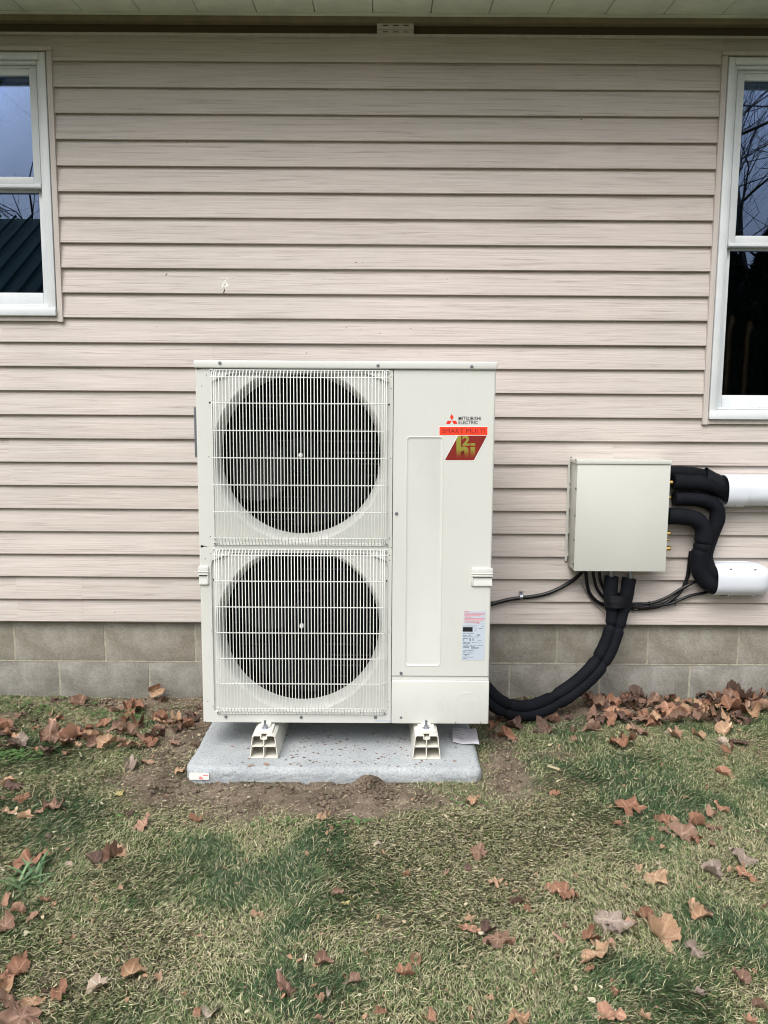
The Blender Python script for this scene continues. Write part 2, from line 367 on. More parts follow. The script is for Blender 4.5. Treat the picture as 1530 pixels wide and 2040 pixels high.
def board(mb, x0, x1, p, dy=0):
    if len(p) < 2: return
    n = max(1, int((x1-x0)/.25)); vs = []
    for i in range(n+1):
        x = x0+(x1-x0)*i/n
        for y, z in p:
            w = (mnoise.noise(Vector((x*1.1, z*9, 3.3)))*.0009)
            vs.append((x, y+dy+w*.8, z+w))
    k = len(p)
    mb.add(vs, [(i*k+j, (i+1)*k+j, (i+1)*k+j+1, i*k+j+1) for i in range(n) for j in range(k-1)])
seams = {}                              # row -> seam x positions
def seam(rows, px, py):
    for r in rows: seams.setdefault(r, []).append(P(px, py, WALL).x)
seam((0, 1), 1268, 150); seam((12,), 426, 710); seam((16,), 1220, 900); seam((22, 23), 166, 1195)
for i in range(len(zb)):
    zt = (zb[i-1] if i else ztop)
    base = prof(zb[i], zt+(.004 if i else 0))
    cuts = sorted([X0, X1]+seams.get(i, [])+[-3.4+.9*(i//2 % 3), 3.1+.5*(i//2 % 2)])
    for s0, s1 in zip(cuts[:-1], cuts[1:]):
        segs = [(s0, s1, base)]
        for hx0, hx1, hz0, hz1 in holes:
            if hz0 < zt and hz1 > zb[i]:
                new = []
                for a, b, p in segs:
                    if b <= hx0 or a >= hx1: new.append((a, b, p)); continue
                    if a < hx0: new.append((a, hx0, p))
                    if b > hx1: new.append((hx1, b, p))
                    m0, m1 = max(a, hx0), min(b, hx1)
                    if hz0 > zb[i]+.002: new.append((m0, m1, clip(p, -1, hz0)))
                    elif hz1 < zt: new.append((m0, m1, clip(p, hz1, 9)))
                segs = new
        k_ = cuts.index(s0); mb = MB(); last = None
        for a, b, p in segs:
            if last is not None and abs(a-last) > 1e-4 and mb.f: hp(mb, 'siding_board', M_SID, smooth=40); mb = MB()
            board(mb, a-(.02 if a == s0 and k_ else 0), b, p, dy=(-.0016 if k_ % 2 else 0)); last = b
        if mb.f: hp(mb, 'siding_board', M_SID, smooth=40)
# sheathing behind the boards with the two window openings
mb = MB(); yb0, yb1 = WALL+.012, WALL+.15
zz0, zz1 = zb[-1]+.004, 2.95
xsplit = [X0, holes[0][0], holes[0][1], holes[1][0], holes[1][1], X1]
for i in range(5):
    if i in (1, 3):
        hh = holes[0 if i == 1 else 1]
        mb.box(xsplit[i], xsplit[i+1], yb0, yb1, zz0, hh[2]); mb.box(xsplit[i], xsplit[i+1], yb0, yb1, hh[3], zz1)
    else: mb.box(xsplit[i], xsplit[i+1], yb0, yb1, zz0, zz1)
hp(mb, 'sheathing', M_FASC)
# starter strip shading lip under the lowest board
hp(MB().box(X0, X1, WALL-.004, WALL+.012, zb[-1]-.004, zb[-1]+.004), 'starter_strip', M_TRIM)
# ---- trim under the eave: recessed dark channel, lips, a scrap of slotted trim
zlip = P(765, 34, WALL-.03).z; zlip0 = P(765, 44, WALL-.03).z
hp(MB().box(X0, X1, WALL-.014, WALL+.011, ztop-.003, ztop+.007), 'finish_trim', M_TRIM)
hp(MB().box(X0, X1, WALL+.002, WALL+.011, ztop+.009, zlip+.012), 'frieze_board', M_FASC)
hp(MB().box(X0, X1, WALL-.030, WALL+.001, zlip0, zlip+.006), 'eave_channel', M_EAVE)
zs = zlip+.008
p0, p1 = P(751, 70, WALL-.016), P(824, 48, WALL-.016)
mb = MB(); sx = [p0.x, p1.x]; sz = [p0.z, (p0.z+p1.z)/2, p1.z]
mb.box(p0.x, p1.x, WALL-.018, WALL-.0145, p0.z-.002, sz[1]-.003); mb.box(p0.x, p1.x, WALL-.021, WALL-.0165, sz[1]-.001, p1.z)
vent = hp(mb, 'trim_scrap', M_SID)
for r_ in range(2):
    for k in range(3):
        xx = p0.x+(p1.x-p0.x)*(.16+.28*k); z_ = (p0.z+(sz[1]-p0.z)*.55) if r_ == 0 else sz[1]+(p1.z-sz[1])*.6
        yy = -.0184 if r_ == 0 else -.0214
        o = MB().box(xx, xx+.022, WALL+yy, WALL+yy+.0006, z_-.0014, z_+.0014).build('nail_slot', M_BLACK, vent)
        o.matrix_parent_inverse = Matrix.Identity(4)
# ---- soffit boards, sloping down a little away from the wall
SO = .47; slope = .10; sw = .2315; sx0 = P(168, 25, WALL-.03).x
def sof_z(y): return zs-(WALL-.03-y)*slope
k = int((X0-sx0)/sw)
while sx0+k*sw < X1-.01:
    a = sx0+k*sw; b = a+sw; y0, y1 = WALL-SO, WALL-.031; g = .0025
    mb = MB(); vs = []
    for y in (y0, y1):
        for x, dz in ((a+g*.2, .010), (a+g, 0), ((a+b)/2, -.0006), (b-g, 0), (b-g*.2, .010)): vs.append((x, y, sof_z(y)+dz+mnoise.noise(Vector((k, y*2, 0)))*.001))
    mb.add(vs, [(j, j+1, j+6, j+5) for j in range(4)])
    hp(mb, 'soffit_board', M_SHADE); k += 1
hp(MB().box(X0, X1, WALL-SO, WALL-.03, zs+.025, zs+.045), 'soffit_backing', M_FASC)
hp(MB().box(X0, X1, WALL-.055, WALL-.031, zs-.006, zs-.003), 'soffit_channel', M_SHADE)
zf = sof_z(WALL-SO)
hp(MB().box(X0, X1, WALL-SO-.022, WALL-SO, zf-.012, zf+.17), 'fascia', M_WIN)
mb = MB(); yg = WALL-SO-.022
mb.add([(x, y, z) for x in (X0, X1) for y, z in ((yg, zf+.13), (yg-.002, zf+.02), (yg-.07, zf+.02), (yg-.085, zf+.06), (yg-.11, zf+.09), (yg-.12, zf+.13), (yg-.11, zf+.13))],
       [(j, j+1, j+8, j+7) for j in range(6)]); hp(mb, 'gutter', M_WIN)
t = MT('roof_shingle', .9); v = t.map((3, 8, 8)); t.col(t.ramp(t.noise(v, 3, 5), [(.3, (.05, .045, .04)), (.7, (.11, .10, .09))])); M_SHING = t.m
mb = MB(); ys_, ye_ = WALL-SO-.09, WALL+4
mb.add([(x, y, zf+.17+(y-ys_)*.42+dz) for x in (X0-.3, X1+.3) for y in (ys_, ye_) for dz in (0, .06)], [(0, 2, 6, 4), (1, 5, 7, 3), (0, 4, 5, 1), (2, 3, 7, 6), (0, 1, 3, 2), (4, 6, 7, 5)])
hp(mb, 'roof', M_SHING)
mb = MB()
mb.box(X0, X1, WALL+4, WALL+4.1, -.3, 4.6); mb.box(X0-.1, X0, WALL, WALL+4.1, -.3, 4.6); mb.box(X1, X1+.1, WALL, WALL+4.1, -.3, 4.6)
hp(mb, 'outer_wall', M_TRIM)
# ---- foundation
FB = WALL+.022; zj = P(765, 1320.8, FB).z
found = hp(MB().box(X0, X1, FB+.0012, FB+.19, -.5, zb[-1]+.02), 'foundation', M_MORT)
hp(MB().rbox(X0, X1, FB-.0012, FB+.004, zj-.0036, zj+.0036, .001, 1), 'mortar_joint', M_MORT, found).matrix_parent_inverse = Matrix.Identity(4)
BL, BH, GP = .4062, .2032, .0075
def blk_mesh(h):
    return MB().rbox(-BL/2+GP/2, BL/2-GP/2, -.0, .05, 0, h, .0028, 2).mesh('block', None, 50)
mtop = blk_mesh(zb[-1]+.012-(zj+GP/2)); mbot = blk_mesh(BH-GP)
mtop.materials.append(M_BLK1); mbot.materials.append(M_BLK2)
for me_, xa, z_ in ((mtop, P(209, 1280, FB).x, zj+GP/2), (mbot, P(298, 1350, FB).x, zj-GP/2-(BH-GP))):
    x = xa+BL/2
    while x > X0+BL: x -= BL
    while x < X1-BL/2:
        o = link('concrete_block', me_, found); o.location = (x, FB+random.uniform(-.0012, .0012), z_); o.matrix_parent_inverse = Matrix.Identity(4)
        x += BL
# ---- windows
def window(w, side):
    x0, x1, z0, z1 = w['x0'], w['x1'], w['z0'], w['z1']; Yf = WALL-.028
    ch = .021
    j = MB()
    j.box(x0, x0+ch, Yf+.004, WALL+.012, z0, z1-.001); j.box(x1-ch, x1, Yf+.004, WALL+.012, z0, z1-.001)
    j.box(x0+ch+.001, x1-ch-.001, Yf+.006, WALL+.012, z0+.003, z0+ch); j.box(x0-.003, x1+.003, Yf-.004, WALL+.012, z1, z1+.014)
    win = hp(MB(), 'window', None); win.data.materials.append(M_WIN)
    # outer frame is the window's own mesh: stepped vinyl profile
    f = MB(); a, b, c, d = x0+ch+.004, x1-ch-.004, z0+ch+.004, z1-.006
    def ringf(a, b, c, d, wd, y0, y1):
        f.rbox(a, a+wd, y0, y1, c, d, .003, 2); f.rbox(b-wd, b, y0, y1, c, d, .003, 2)
        f.rbox(a+wd+.0006, b-wd-.0006, y0+.002, y1, c+.0004, c+wd, .003, 2); f.rbox(a+wd+.0006, b-wd-.0006, y0+.002, y1, d-wd, d-.0004, .003, 2)
    ringf(a, b, c, d, .026, Yf, WALL+.09)
    ringf(a+.0265, b-.0265, c+.0265, d-.0265, .012, Yf+.014, WALL+.09)
    ringf(a+.039, b-.039, c+.039, d-.039, .010, Yf+.030, WALL+.09)
    me_ = f.mesh('window_frame', M_WIN, 35); fo = link('window_frame', me_, None)
    # sill nose
    f2 = MB().rbox(a-.002, b+.002, Yf-.010, Yf+.012, c-.003, c+.030, .004, 2)
    sub = [('sill', f2, M_WIN), ('window_channel', j, M_TRIM)]
    r0, r1 = w['rail'][1], w['rail'][0]
    ia, ib, ic, id_ = a+.0492, b-.0492, c+.049, d-.049
    # upper sash (outer track) and lower sash (inner track)
    def sash(a, b, c, d, y, st, bot, top):
        s = MB(); s.rbox(a, a+st, y, y+.03, c, d, .0025, 2); s.rbox(b-st, b, y, y+.03, c, d, .0025, 2)
        s.rbox(a+st+.0005, b-st-.0005, y+.001, y+.03, c+.0003, c+bot, .0025, 2); s.rbox(a+st+.0005, b-st-.0005, y+.001, y+.03, d-top, d-.0003, .0025, 2)
        return s, (a+st-.002, b-st+.002, c+bot-.002, d-top+.002)
    us, ug = sash(ia+.0006, ib-.0006, r0+.012, id_-.0006, Yf+.030, .030, .030, .028)
    ls, lg = sash(ia+.0006, ib-.0006, ic+.0006, r0+.009, Yf+.062, .026, .052, .020)
    sub += [('sash', us, M_WIN), ('sash', ls, M_WIN)]
    sub.append(('meeting_rail', MB().rbox(ia+.0008, ib-.0008, Yf+.024, Yf+.05, r0-.003, r0+.0112, .002, 2), M_WIN))
    for (ga, gb, gc, gd), y in ((ug, Yf+.043), (lg, Yf+.075)):
        sub.append(('pane', MB().box(ga, gb, y, y+.005, gc, gd), M_GLASS))
    bpy.data.objects.remove(win)
    fo.name = 'window'; fo.parent = house; fo.matrix_parent_inverse = Matrix.Translation((0, -WALL, 0))
    for n, mbx, mt in sub:
        o = mbx.build(n, mt, fo, 35)
    # dark room behind
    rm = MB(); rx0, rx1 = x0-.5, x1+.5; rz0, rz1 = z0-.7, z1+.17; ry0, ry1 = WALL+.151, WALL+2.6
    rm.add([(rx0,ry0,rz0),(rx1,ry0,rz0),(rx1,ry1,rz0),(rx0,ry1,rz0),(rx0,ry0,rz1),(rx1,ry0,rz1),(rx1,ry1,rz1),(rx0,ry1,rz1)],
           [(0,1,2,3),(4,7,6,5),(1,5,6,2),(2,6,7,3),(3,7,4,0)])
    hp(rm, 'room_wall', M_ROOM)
    return fo, (a, b, c, d)
win_l, inl = window(wl, 'left'); win_r, inr = window(wr, 'right')
tag(win_l, 'shorter left window reflecting blue sky'); tag(win_r, 'taller right window reflecting branches')
def curtain(x0, x1, z0, z1, y, amp, label):
    mb = MB(); n = 120; vs = []
    for i in range(n+1):
        x = x0+(x1-x0)*i/n; dy = amp*math.sin(i*.9)+amp*.5*math.sin(i*2.3+1); dz = .012*math.sin(i*.45)
        for f in (0, .5, 1): vs.append((x, y+dy*(.6+.4*(1-f)), z0+dz+(z1-z0-dz)*f))
    mb.add(vs, [(i*3+j, (i+1)*3+j, (i+1)*3+j+1, i*3+j+1) for i in range(n) for j in range(2)])
    tag(mb.build('window_curtain', M_CURT, None, 60), label, 'curtain')
curtain(inl[0], inl[1], P(40, 236, WALL+.3).z, inl[3]+.15, WALL+.30, .012, 'pale valance hanging behind the upper glass of the left window')
curtain(inr[0], inr[1], P(1500, 226, WALL+.3).z, inr[3]+.15, WALL+.30, .012, 'short pale valance hanging behind the upper glass of the right window')
# wooden chair inside the right window
pA, pB = P(1458, 628, WALL+.25), P(1494, 640, WALL+.45)
ch_ = tag(empty('wooden_chair', (pA.x, pA.y, .45)), 'brown wooden chair standing inside behind the right window', 'chair')
def ch_part(name, mb): o = mb.build(name, M_WOOD, ch_, 40); o.matrix_parent_inverse = Matrix.Translation(-Vector((pA.x, pA.y, .45)))
for q_ in (pA, pB):
    ch_part('post', MB().tube([(q_.x-.02, q_.y, .45), (q_.x-.01, q_.y, q_.z-.06), (q_.x, q_.y, q_.z-.03), (q_.x, q_.y, q_.z)], [.018, .015, .022, .010], 10))
for kz in (.9, 1.0, 1.1): ch_part('rung', MB().tube([(pA.x-.01, pA.y, kz), (pB.x-.01, pB.y, kz)], .010, 8))
ch_part('seat', MB().rbox(pA.x-.03, pB.x+.35, pA.y, pA.y+.4, .86, .89, .01))
# dirt specks and a bird dropping on the boards
mb = MB()
def onwall(px, py, dy=.0128):
    q = P(px, py, WALL-dy); 
    # depth of the board face at this height
    for i in range(len(zb)):
        zt = zb[i-1] if i else ztop
        if zb[i] <= q.z < zt:
            f = (q.z-zb[i])/(zt-zb[i]); yy = WALL-.0160+.0165*f-.0010*math.sin(math.pi*f)-.0022; return P(px, py, yy)
    return q
spk = [(709,523,2.6),(722,522,1.6),(465,555,1.4),(645,556,1.8),(679,560,1.2),(771,560,1.8),(777,563,1.5),(768,565,1.2),(786,555,1.2),(891,556,2),(540,665,1.5),(515,668,1.2),
       (690,653,1.8),(718,656,1.5),(757,664,2),(818,655,1.8),(863,654,1.5),(897,657,1.4),(611,703,2),(837,705,1.5),(1158,238,3),(373,283,2.4),(312,651,1.8),(294,697,1.2),(300,1027,1.8),
       (259,988,1.6),(1007,1222,1.6),(1009,1230,1.4),(1122,1046,1.4),(312,795,1.1),(228,1220,1.2)]
for px, py, r_ in spk:
    q = onwall(px, py); r_ *= .0011; mb.lathe([(r_, 0), (r_*.7, -.0006), (.0001, -.0009)], (q.x, q.y, q.z), 'Y', 7)
hp(mb, 'dirt_speck', M_INK, )['kind'] = 'stuff'
tag(house.children[-1], kind='stuff')
mb = MB()
for px, py in [(449+random.gauss(0, 3.5), 566+random.gauss(0, 5)) for _ in range(30)]:
    q = onwall(px, py)+Vector((0, -.0016, 0)); r_ = random.uniform(.0014, .0042); mb.lathe([(r_, 0), (.0001, -.0008)], (q.x, q.y, q.z), 'Y', 6)
hp(mb, 'bird_dropping', M_WHITE)
pts = [onwall(x, y)+Vector((0, -.0012, 0)) for x, y in ((447, 576), (447, 580), (445, 583), (448, 586))]
tag(MB().tube(smooth_path(pts, 3), .0016, 6).build('caterpillar', M_INK, None, 60), 'tiny dark curled caterpillar on the siding below the bird dropping', 'insect')
tag(MB().tube([onwall(330, 549)+Vector((0, -.001, 0)), onwall(333, 545)+Vector((0, -.001, 0))], .0014, 6).build('insect', M_INK, None, 60), 'small dark insect on the siding right of the left window', 'insect')

# ================================================================== PAD
PZ = .038; PX0, PX1, PY0, PY1 = -.695, .351, 2.570, 3.20
def pad_ring(d, z, nk=14, nl=90):       # rounded rectangle inset by d
    out = []; rc = max(.05-d, .004); x0, x1, y0, y1 = PX0+d, PX1-d, PY0+d, PY1-d
    cs = ((x1-rc, y0+rc, -90), (x1-rc, y1-rc, 0), (x0+rc, y1-rc, 90), (x0+rc, y0+rc, 180))
    for q, (cx, cy, a0) in enumerate(cs):
        for i in range(nk+1): a = R(a0+90*i/nk); out.append(Vector((cx+rc*math.cos(a), cy+rc*math.sin(a), z)))
        nx_ = cs[(q+1) % 4]; e = Vector((nx_[0]+rc*math.cos(R(a0+90)), nx_[1]+rc*math.sin(R(a0+90)), z)); b = out[-1]
        for i in range(1, nl): out.append(b.lerp(e, i/nl))
    return out
rings = [(0, z) for z in (-.06, -.03, -.02, -.012, -.006, 0, .004, .008, .012)]
rings += [(.024*(1-math.cos(R(a))), .013+.025*math.sin(R(a))) for a in (10, 25, 40, 55, 70, 82)]+[(.026+k*.012, PZ) for k in range(8)]
vs = []; ctr = Vector(((PX0+PX1)/2, (PY0+PY1)/2, PZ))
for d, z in rings:
    side = max(0, 1-d/.026); rg = pad_ring(d, z); n = len(rg)
    for k, v in enumerate(rg):
        tn = (rg[(k+1) % n]-rg[k-1]).normalized(); nn = Vector((tn.y, -tn.x, 0))
        w = (mnoise.noise(v*75)*.0032+mnoise.noise(v*24)*.0030+mnoise.noise(Vector((v.x*11, v.y*11, 0)))*.0025)*(.25+.75*side)
        vs.append(v+nn*w*side+Vector((0, 0, w*.5 if z > .012 else 0)))
fs = [(i*n+j, i*n+(j+1) % n, (i+1)*n+(j+1) % n, (i+1)*n+j) for i in range(len(rings)-1) for j in range(n)]+[tuple(range((len(rings)-1)*n, len(rings)*n))]
me = MB().add(vs, fs).mesh('concrete_pad', M_PAD, 60)
pad = tag(link('concrete_pad', me), 'blue-grey concrete pad under the heat pump with rounded corners', 'concrete pad')
a, b = P(377, 1539, PY0-.002), P(417, 1553, PY0-.002)
st = MB().box(a.x, b.x, PY0-.0045, PY0-.003, b.z, a.z).build('sticker', M_WHITE, pad); st['label'] = 'white sticker with red print'
w_, h_ = b.x-a.x, a.z-b.z
mb = MB()
for k in range(4): mb.box(a.x+w_*.5, a.x+w_*(.72-.03*k), PY0-.0053, PY0-.0046, b.z+h_*(.12+.1*k), b.z+h_*(.16+.1*k))
mb.box(a.x+w_*.7, a.x+w_*.97, PY0-.0053, PY0-.0046, b.z+h_*.62, b.z+h_*.68); mb.build('print', M_RED, st)
# paper sheet on the pad
c4 = [G(901,1452,PZ+.004), G(948,1453,PZ+.009), G(955,1486,PZ+.004), G(902,1481,PZ+.003)]
mb = MB(); n = 8; vs = []
for i in range(n+1):
    for j in range(n+1):
        u, w = i/n, j/n; q = c4[0]*(1-u)*(1-w)+c4[1]*u*(1-w)+c4[2]*u*w+c4[3]*(1-u)*w
        vs.append(q+Vector((0, 0, .003*math.sin(u*7+w*2)+.0025*math.sin(w*9)+.003)))
mb.add(vs, [(i*(n+1)+j, (i+1)*(n+1)+j, (i+1)*(n+1)+j+1, i*(n+1)+j+1) for i in range(n) for j in range(n)])
pa = tag(mb.build('paper_sheet', M_PAPER, None, 60), 'crumpled lilac-white paper label lying on the pad near its right edge', 'paper')
mb = MB()
for k in range(4):
    u0, u1, w = .12, .35+.1*(k % 2), .25+.13*k
    q0 = c4[0]*(1-u0)*(1-w)+c4[1]*u0*(1-w)+c4[2]*u0*w+c4[3]*(1-u0)*w; q1 = c4[0]*(1-u1)*(1-w)+c4[1]*u1*(1-w)+c4[2]*u1*w+c4[3]*(1-u1)*w
    mb.tube([q0+Vector((0, 0, .003*math.sin(u0*7+w*2)+.0025*math.sin(w*9)+.0035)), q1+Vector((0, 0, .003*math.sin(u1*7+w*2)+.0025*math.sin(w*9)+.0035))], .0009, 4)
mb.build('print', M_GREYINK, pa)

# ================================================================== HEAT PUMP
UF = 2.73                                # front plane
ul = (P(390, 740, UF).x+P(403, 1430, UF).x)/2; ur = (P(988, 740, UF).x+P(973, 1430, UF).x)/2
zt_, zbm = (P(389, 734, UF).z+P(989, 738, UF).z)/2, P(690, 1440, UF).z
zlid = P(690, 719, UF-.008).z
xs_ = (P(783.5, 800, UF).x+P(779, 1400, UF).x)/2       # seam between fan panel and service panel
HPc = Vector(((ul+ur)/2, UF+.17, zbm))
hpump = tag(empty('heat_pump', HPc), 'tall ivory two-fan outdoor heat pump standing on the concrete pad', 'heat pump')
def up(mb, name, mat, smooth=35, parent=None, bake=True):
    o = mb.build(name, mat, parent or hpump, smooth)
    if parent is None: o.matrix_parent_inverse = Matrix.Translation(-HPc)
    return o
UB = UF+.33
mb = MB()                                # casing: sides, back, base
mb.box(ul+.001, ul+.004, UF+.022, UB, zbm+.002, zt_); mb.box(ur-.004, ur-.001, UF+.022, UB, zbm+.002, zt_)
mb.box(ul+.0045, ur-.0045, UB-.004, UB, zbm+.002, zt_); mb.box(ul+.0045, ur-.0045, UF+.02, UB-.0045, zbm+.003, zbm+.008)
up(mb, 'cabinet', M_IV)
mb = MB().rbox(ul-.003, ur+.003, UF-.009, UB+.004, zt_+.0015, zlid, .005, 3); up(mb, 'top_cover', M_IV)
# fan panel
def rect_r(th, cx, cz, x0, x1, z0, z1):
    c, s = math.cos(th), math.sin(th); t_ = 1e9
    if c > 1e-9: t_ = min(t_, (x1-cx)/c)
    if c < -1e-9: t_ = min(t_, (x0-cx)/c)
    if s > 1e-9: t_ = min(t_, (z1-cz)/s)
    if s < -1e-9: t_ = min(t_, (z0-cz)/s)
    return t_
zmid = P(600, 1090, UF).z
fans = []
panel = MB()
fp_bottom = zbm+.000
for (cpx, cpy, rtop, rbot, z0, z1) in ((600, 907, 737, 1086, zmid, zt_), (602, 1248, 1096, 1420, fp_bottom, zmid)):
    # centre of the round opening; seen through a small recess
    c = P(cpx-1.5, cpy, UF+.06); R_in = .2875; fans.append((c, z0, z1))
    cx, cz = c.x, c.z
    zt2, zb2 = P(cpx, rtop+6, UF).z, P(cpx, rbot-2, UF).z; ox0, ox1 = P(423, cpy, UF).x, P(773, cpy, UF).x
    ang = [math.atan2(z-cz, x-cx) for x, z in ((ul, z0), (xs_, z0), (xs_, z1), (ul, z1))]
    ths = sorted(set([2*math.pi*k/128-math.pi for k in range(128)]+ang))
    def octr(th, x0, x1, z0_, z1_, chx, chz):
        r_ = rect_r(th, cx, cz, x0, x1, z0_, z1_); cc, ss = math.cos(th), math.sin(th)
        for sx_, ex in ((1, x1), (-1, x0)):   # chamfer on the two upper corners only
            nx_, nz_ = sx_*chz, chx; d_ = nx_*(ex-cx)+nz_*(z1_-chz-cz); den = nx_*cc+nz_*ss
            if den > 1e-9: r_ = min(r_, d_/den)
        return r_
    rings = []
    L1 = [rect_r(th, cx, cz, ul+.006, xs_-.0012, z0+.0001, z1-.0001) for th in ths]
    L2 = [octr(th, ox0, ox1, zb2, zt2, .075, .030) for th in ths]
    def ring(rad, y): return [(cx+math.cos(th)*r_, y, cz+math.sin(th)*r_) for th, r_ in zip(ths, rad)]
    n = len(ths); mx_ = lambda L, k: [max(l-k, R_in+.0225) for l in L]
    bell = [(R_in+.022, .010), (R_in+.018, .0125), (R_in+.013, .019), (R_in+.008, .030), (R_in+.005, .045), (R_in+.001, .064), (R_in, .085)]
    L4 = [min(l-.012, R_in+.022) if l-.012 < R_in+.022 else R_in+.022 for l in L2]
    rings = [ring(L1, UF), ring(L2, UF), ring(mx_(L2, .003), UF+.0095), ring([R_in+.022]*n, UF+.010)]
    rings += [ring([R_in+(r_-R_in)]*n if False else [r_]*n, UF+y) for r_, y in bell[1:]]
    vs = [v for rg in rings for v in rg]
    panel.add(vs, [(i*n+j, i*n+(j+1) % n, (i+1)*n+(j+1) % n, (i+1)*n+j) for i in range(len(rings)-1) for j in range(n)])
# rounded left return of the panel
nr = 6; vs = []
for z in (fp_bottom, zt_):
    for k in range(nr+1):
        a = math.pi/2*k/nr; vs.append((ul+.006-.006*math.sin(a), UF+.006-.006*math.cos(a), z))
    vs.append((ul, UF+.022, z))
panel.add(vs, [(k, k+1, k+1+nr+2, k+nr+2) for k in range(nr+1)])
panel.box(xs_-.0012, xs_-.0011, UF, UF+.02, fp_bottom, zt_)
up(panel, 'fan_panel', M_IV, 28)
# inside of each fan bay
for fi, (c, z0, z1) in enumerate(fans):
    mb = MB(); mb.lathe([(.2877, UF+.084-c.y), (.2877, UF+.12-c.y), (.33, UF+.12-c.y), (.33, UF+.30-c.y)], c, 'Y', 64, cap1=True); up(mb, 'fan_shroud', M_BLACK)  # closed black drum: the bay's deep shade is put into its colour
    mb = MB(); yy = UF+.27
    for k in range(13):
        z = c.z-.26+k*.0435; hw = math.sqrt(max(0, .31**2-(z-c.z)**2))-.01; mb.tube([(c.x-hw, yy, z), (c.x+hw, yy, z)], .0035, 6)
    up(mb, 'coil_tubes', M_TUBE)
    mb = MB(); 
    for k in range(60):
        x = c.x-.3+k*.0101; hw = math.sqrt(max(0, .315**2-(x-c.x)**2)); mb.box(x, x+.0012, yy+.006, yy+.02, c.z-hw, c.z+hw)
    up(mb, 'coil_fins', M_COIL)
    fan = up(MB().lathe([(.001, -.01), (.03, -.008), (.060, .0), (.066, .02), (.066, .12)], (c.x, UF+.085, c.z), 'Y', 40), 'fan', M_FAN, 40)
    for b_ in range(3):
        mb = MB(); vs = []; nu, nv = 10, 10; ph = 2*math.pi*b_/3+(.6 if fi else 1.5)
        for i in range(nu+1):
            r_ = .060+(.276-.060)*i/nu
            for j in range(nv+1):
                s_ = j/nv; wdt = R(78)+R(10)*math.sin(math.pi*i/nu); th = ph+(s_-.5)*wdt-.5*(i/nu)**1.5
                vs.append((c.x+r_*math.cos(th), UF+.115+.085*(1-s_)+.01*math.sin(math.pi*s_), c.z+r_*math.sin(th)))
        mb.add(vs, [(i*(nv+1)+j, (i+1)*(nv+1)+j, (i+1)*(nv+1)+j+1, i*(nv+1)+j+1) for i in range(nu) for j in range(nv)])
        mb.build('fan_blade', M_FAN, fan, 60)
    MB().lathe([(.0001, -.028), (.007, -.026), (.0085, -.020), (.0085, -.010)], (c.x, UF+.085, c.z), 'Y', 12, cap0=True).build('fan_nut', M_WHITE, fan, 40)
# fan guards
def guard(ptop, pbot, xl, xr, ztop_px, bars, zbot_px):
    yf = UF-.024; mb = MB(); rw = .0017; rv = .00155
    zT, zB = P(600, ptop, UF-.003).z, P(600, pbot, UF-.003).z
    zF1, zF0 = P(600, bars[0], yf).z, P(600, bars[-1], yf).z
    xa, xb = xl, xr; bx = .020
    def bar(z, y0=UF-.003):
        pts = [(xa, y0, z), (xa+.001, y0-.010, z), (xa+.006, yf+.004, z), (xa+bx, yf, z), (xb-bx, yf, z), (xb-.006, yf+.004, z), (xb-.001, y0-.010, z), (xb, y0, z)]
        mb.tube(pts, rw*1.15, 6)
    for p_ in bars: bar(P(600, p_, yf).z)
    mb.tube([(xa+.012, UF-.004, zT), (xb-.012, UF-.004, zT)], rw, 6); mb.tube([(xa+.012, UF-.004, zB), (xb-.012, UF-.004, zB)], rw, 6)
    n = int((xb-xa-2*bx)/.0116); xs2 = [xa+bx+(xb-xa-2*bx)*k/n for k in range(n+1)]
    full = [(x, yf-.0022) for x in xs2]+[(xa+.012, yf+.0005), (xb-.012, yf+.0005), (xa+.005, yf+.003), (xb-.005, yf+.003)]
    for i, (x, y) in enumerate(full):
        dx = random.uniform(-.0006, .0006)
        pts = [(x+dx, UF-.004, zT), (x+dx, y+.006, zT-(zT-zF1)*.7), (x+dx, y, zF1-.003), (x, y, (zF1+zF0)/2), (x+dx, y, zF0+.003), (x, y+.005, zB+(zF0-zB)*.7), (x, UF-.004, zB)]
        mb.tube(pts, rv, 5)
    g = up(mb, 'fan_guard', M_WIRE, 70)
    for x in (xa+.002, xb-.002):           # screwed eyes at the corners
        for z in (zT-.003, zB+.004):
            MB().lathe([(.0075, 0), (.0075, -.003), (.004, -.0032)], (x, UF-.001, z), 'Y', 14).build('eye', M_WIRE, g, 40)
            MB().lathe([(.0042, -.002), (.0042, -.0058), (.0030, -.0066), (.0001, -.0052)], (x, UF-.001, z), 'Y', 10).build('screw', M_DZINC, g, 40)
    return g
gxl = (P(420, 760, UF).x+P(428, 1080, UF).x)/2; gxr = (P(775, 760, UF).x+P(769, 1080, UF).x)/2
guard(738, 1086, gxl, gxr, 0, [752, 804, 858.5, 913, 967, 1021, 1073], 0)
gxl2 = (P(428, 1105, UF).x+P(433, 1415, UF).x)/2; gxr2 = (P(770, 1105, UF).x+P(766, 1415, UF).x)/2
guard(1095, 1422, gxl2, gxr2, 0, [1107, 1158.5, 1210, 1261.5, 1312.5, 1362.5, 1412], 0)
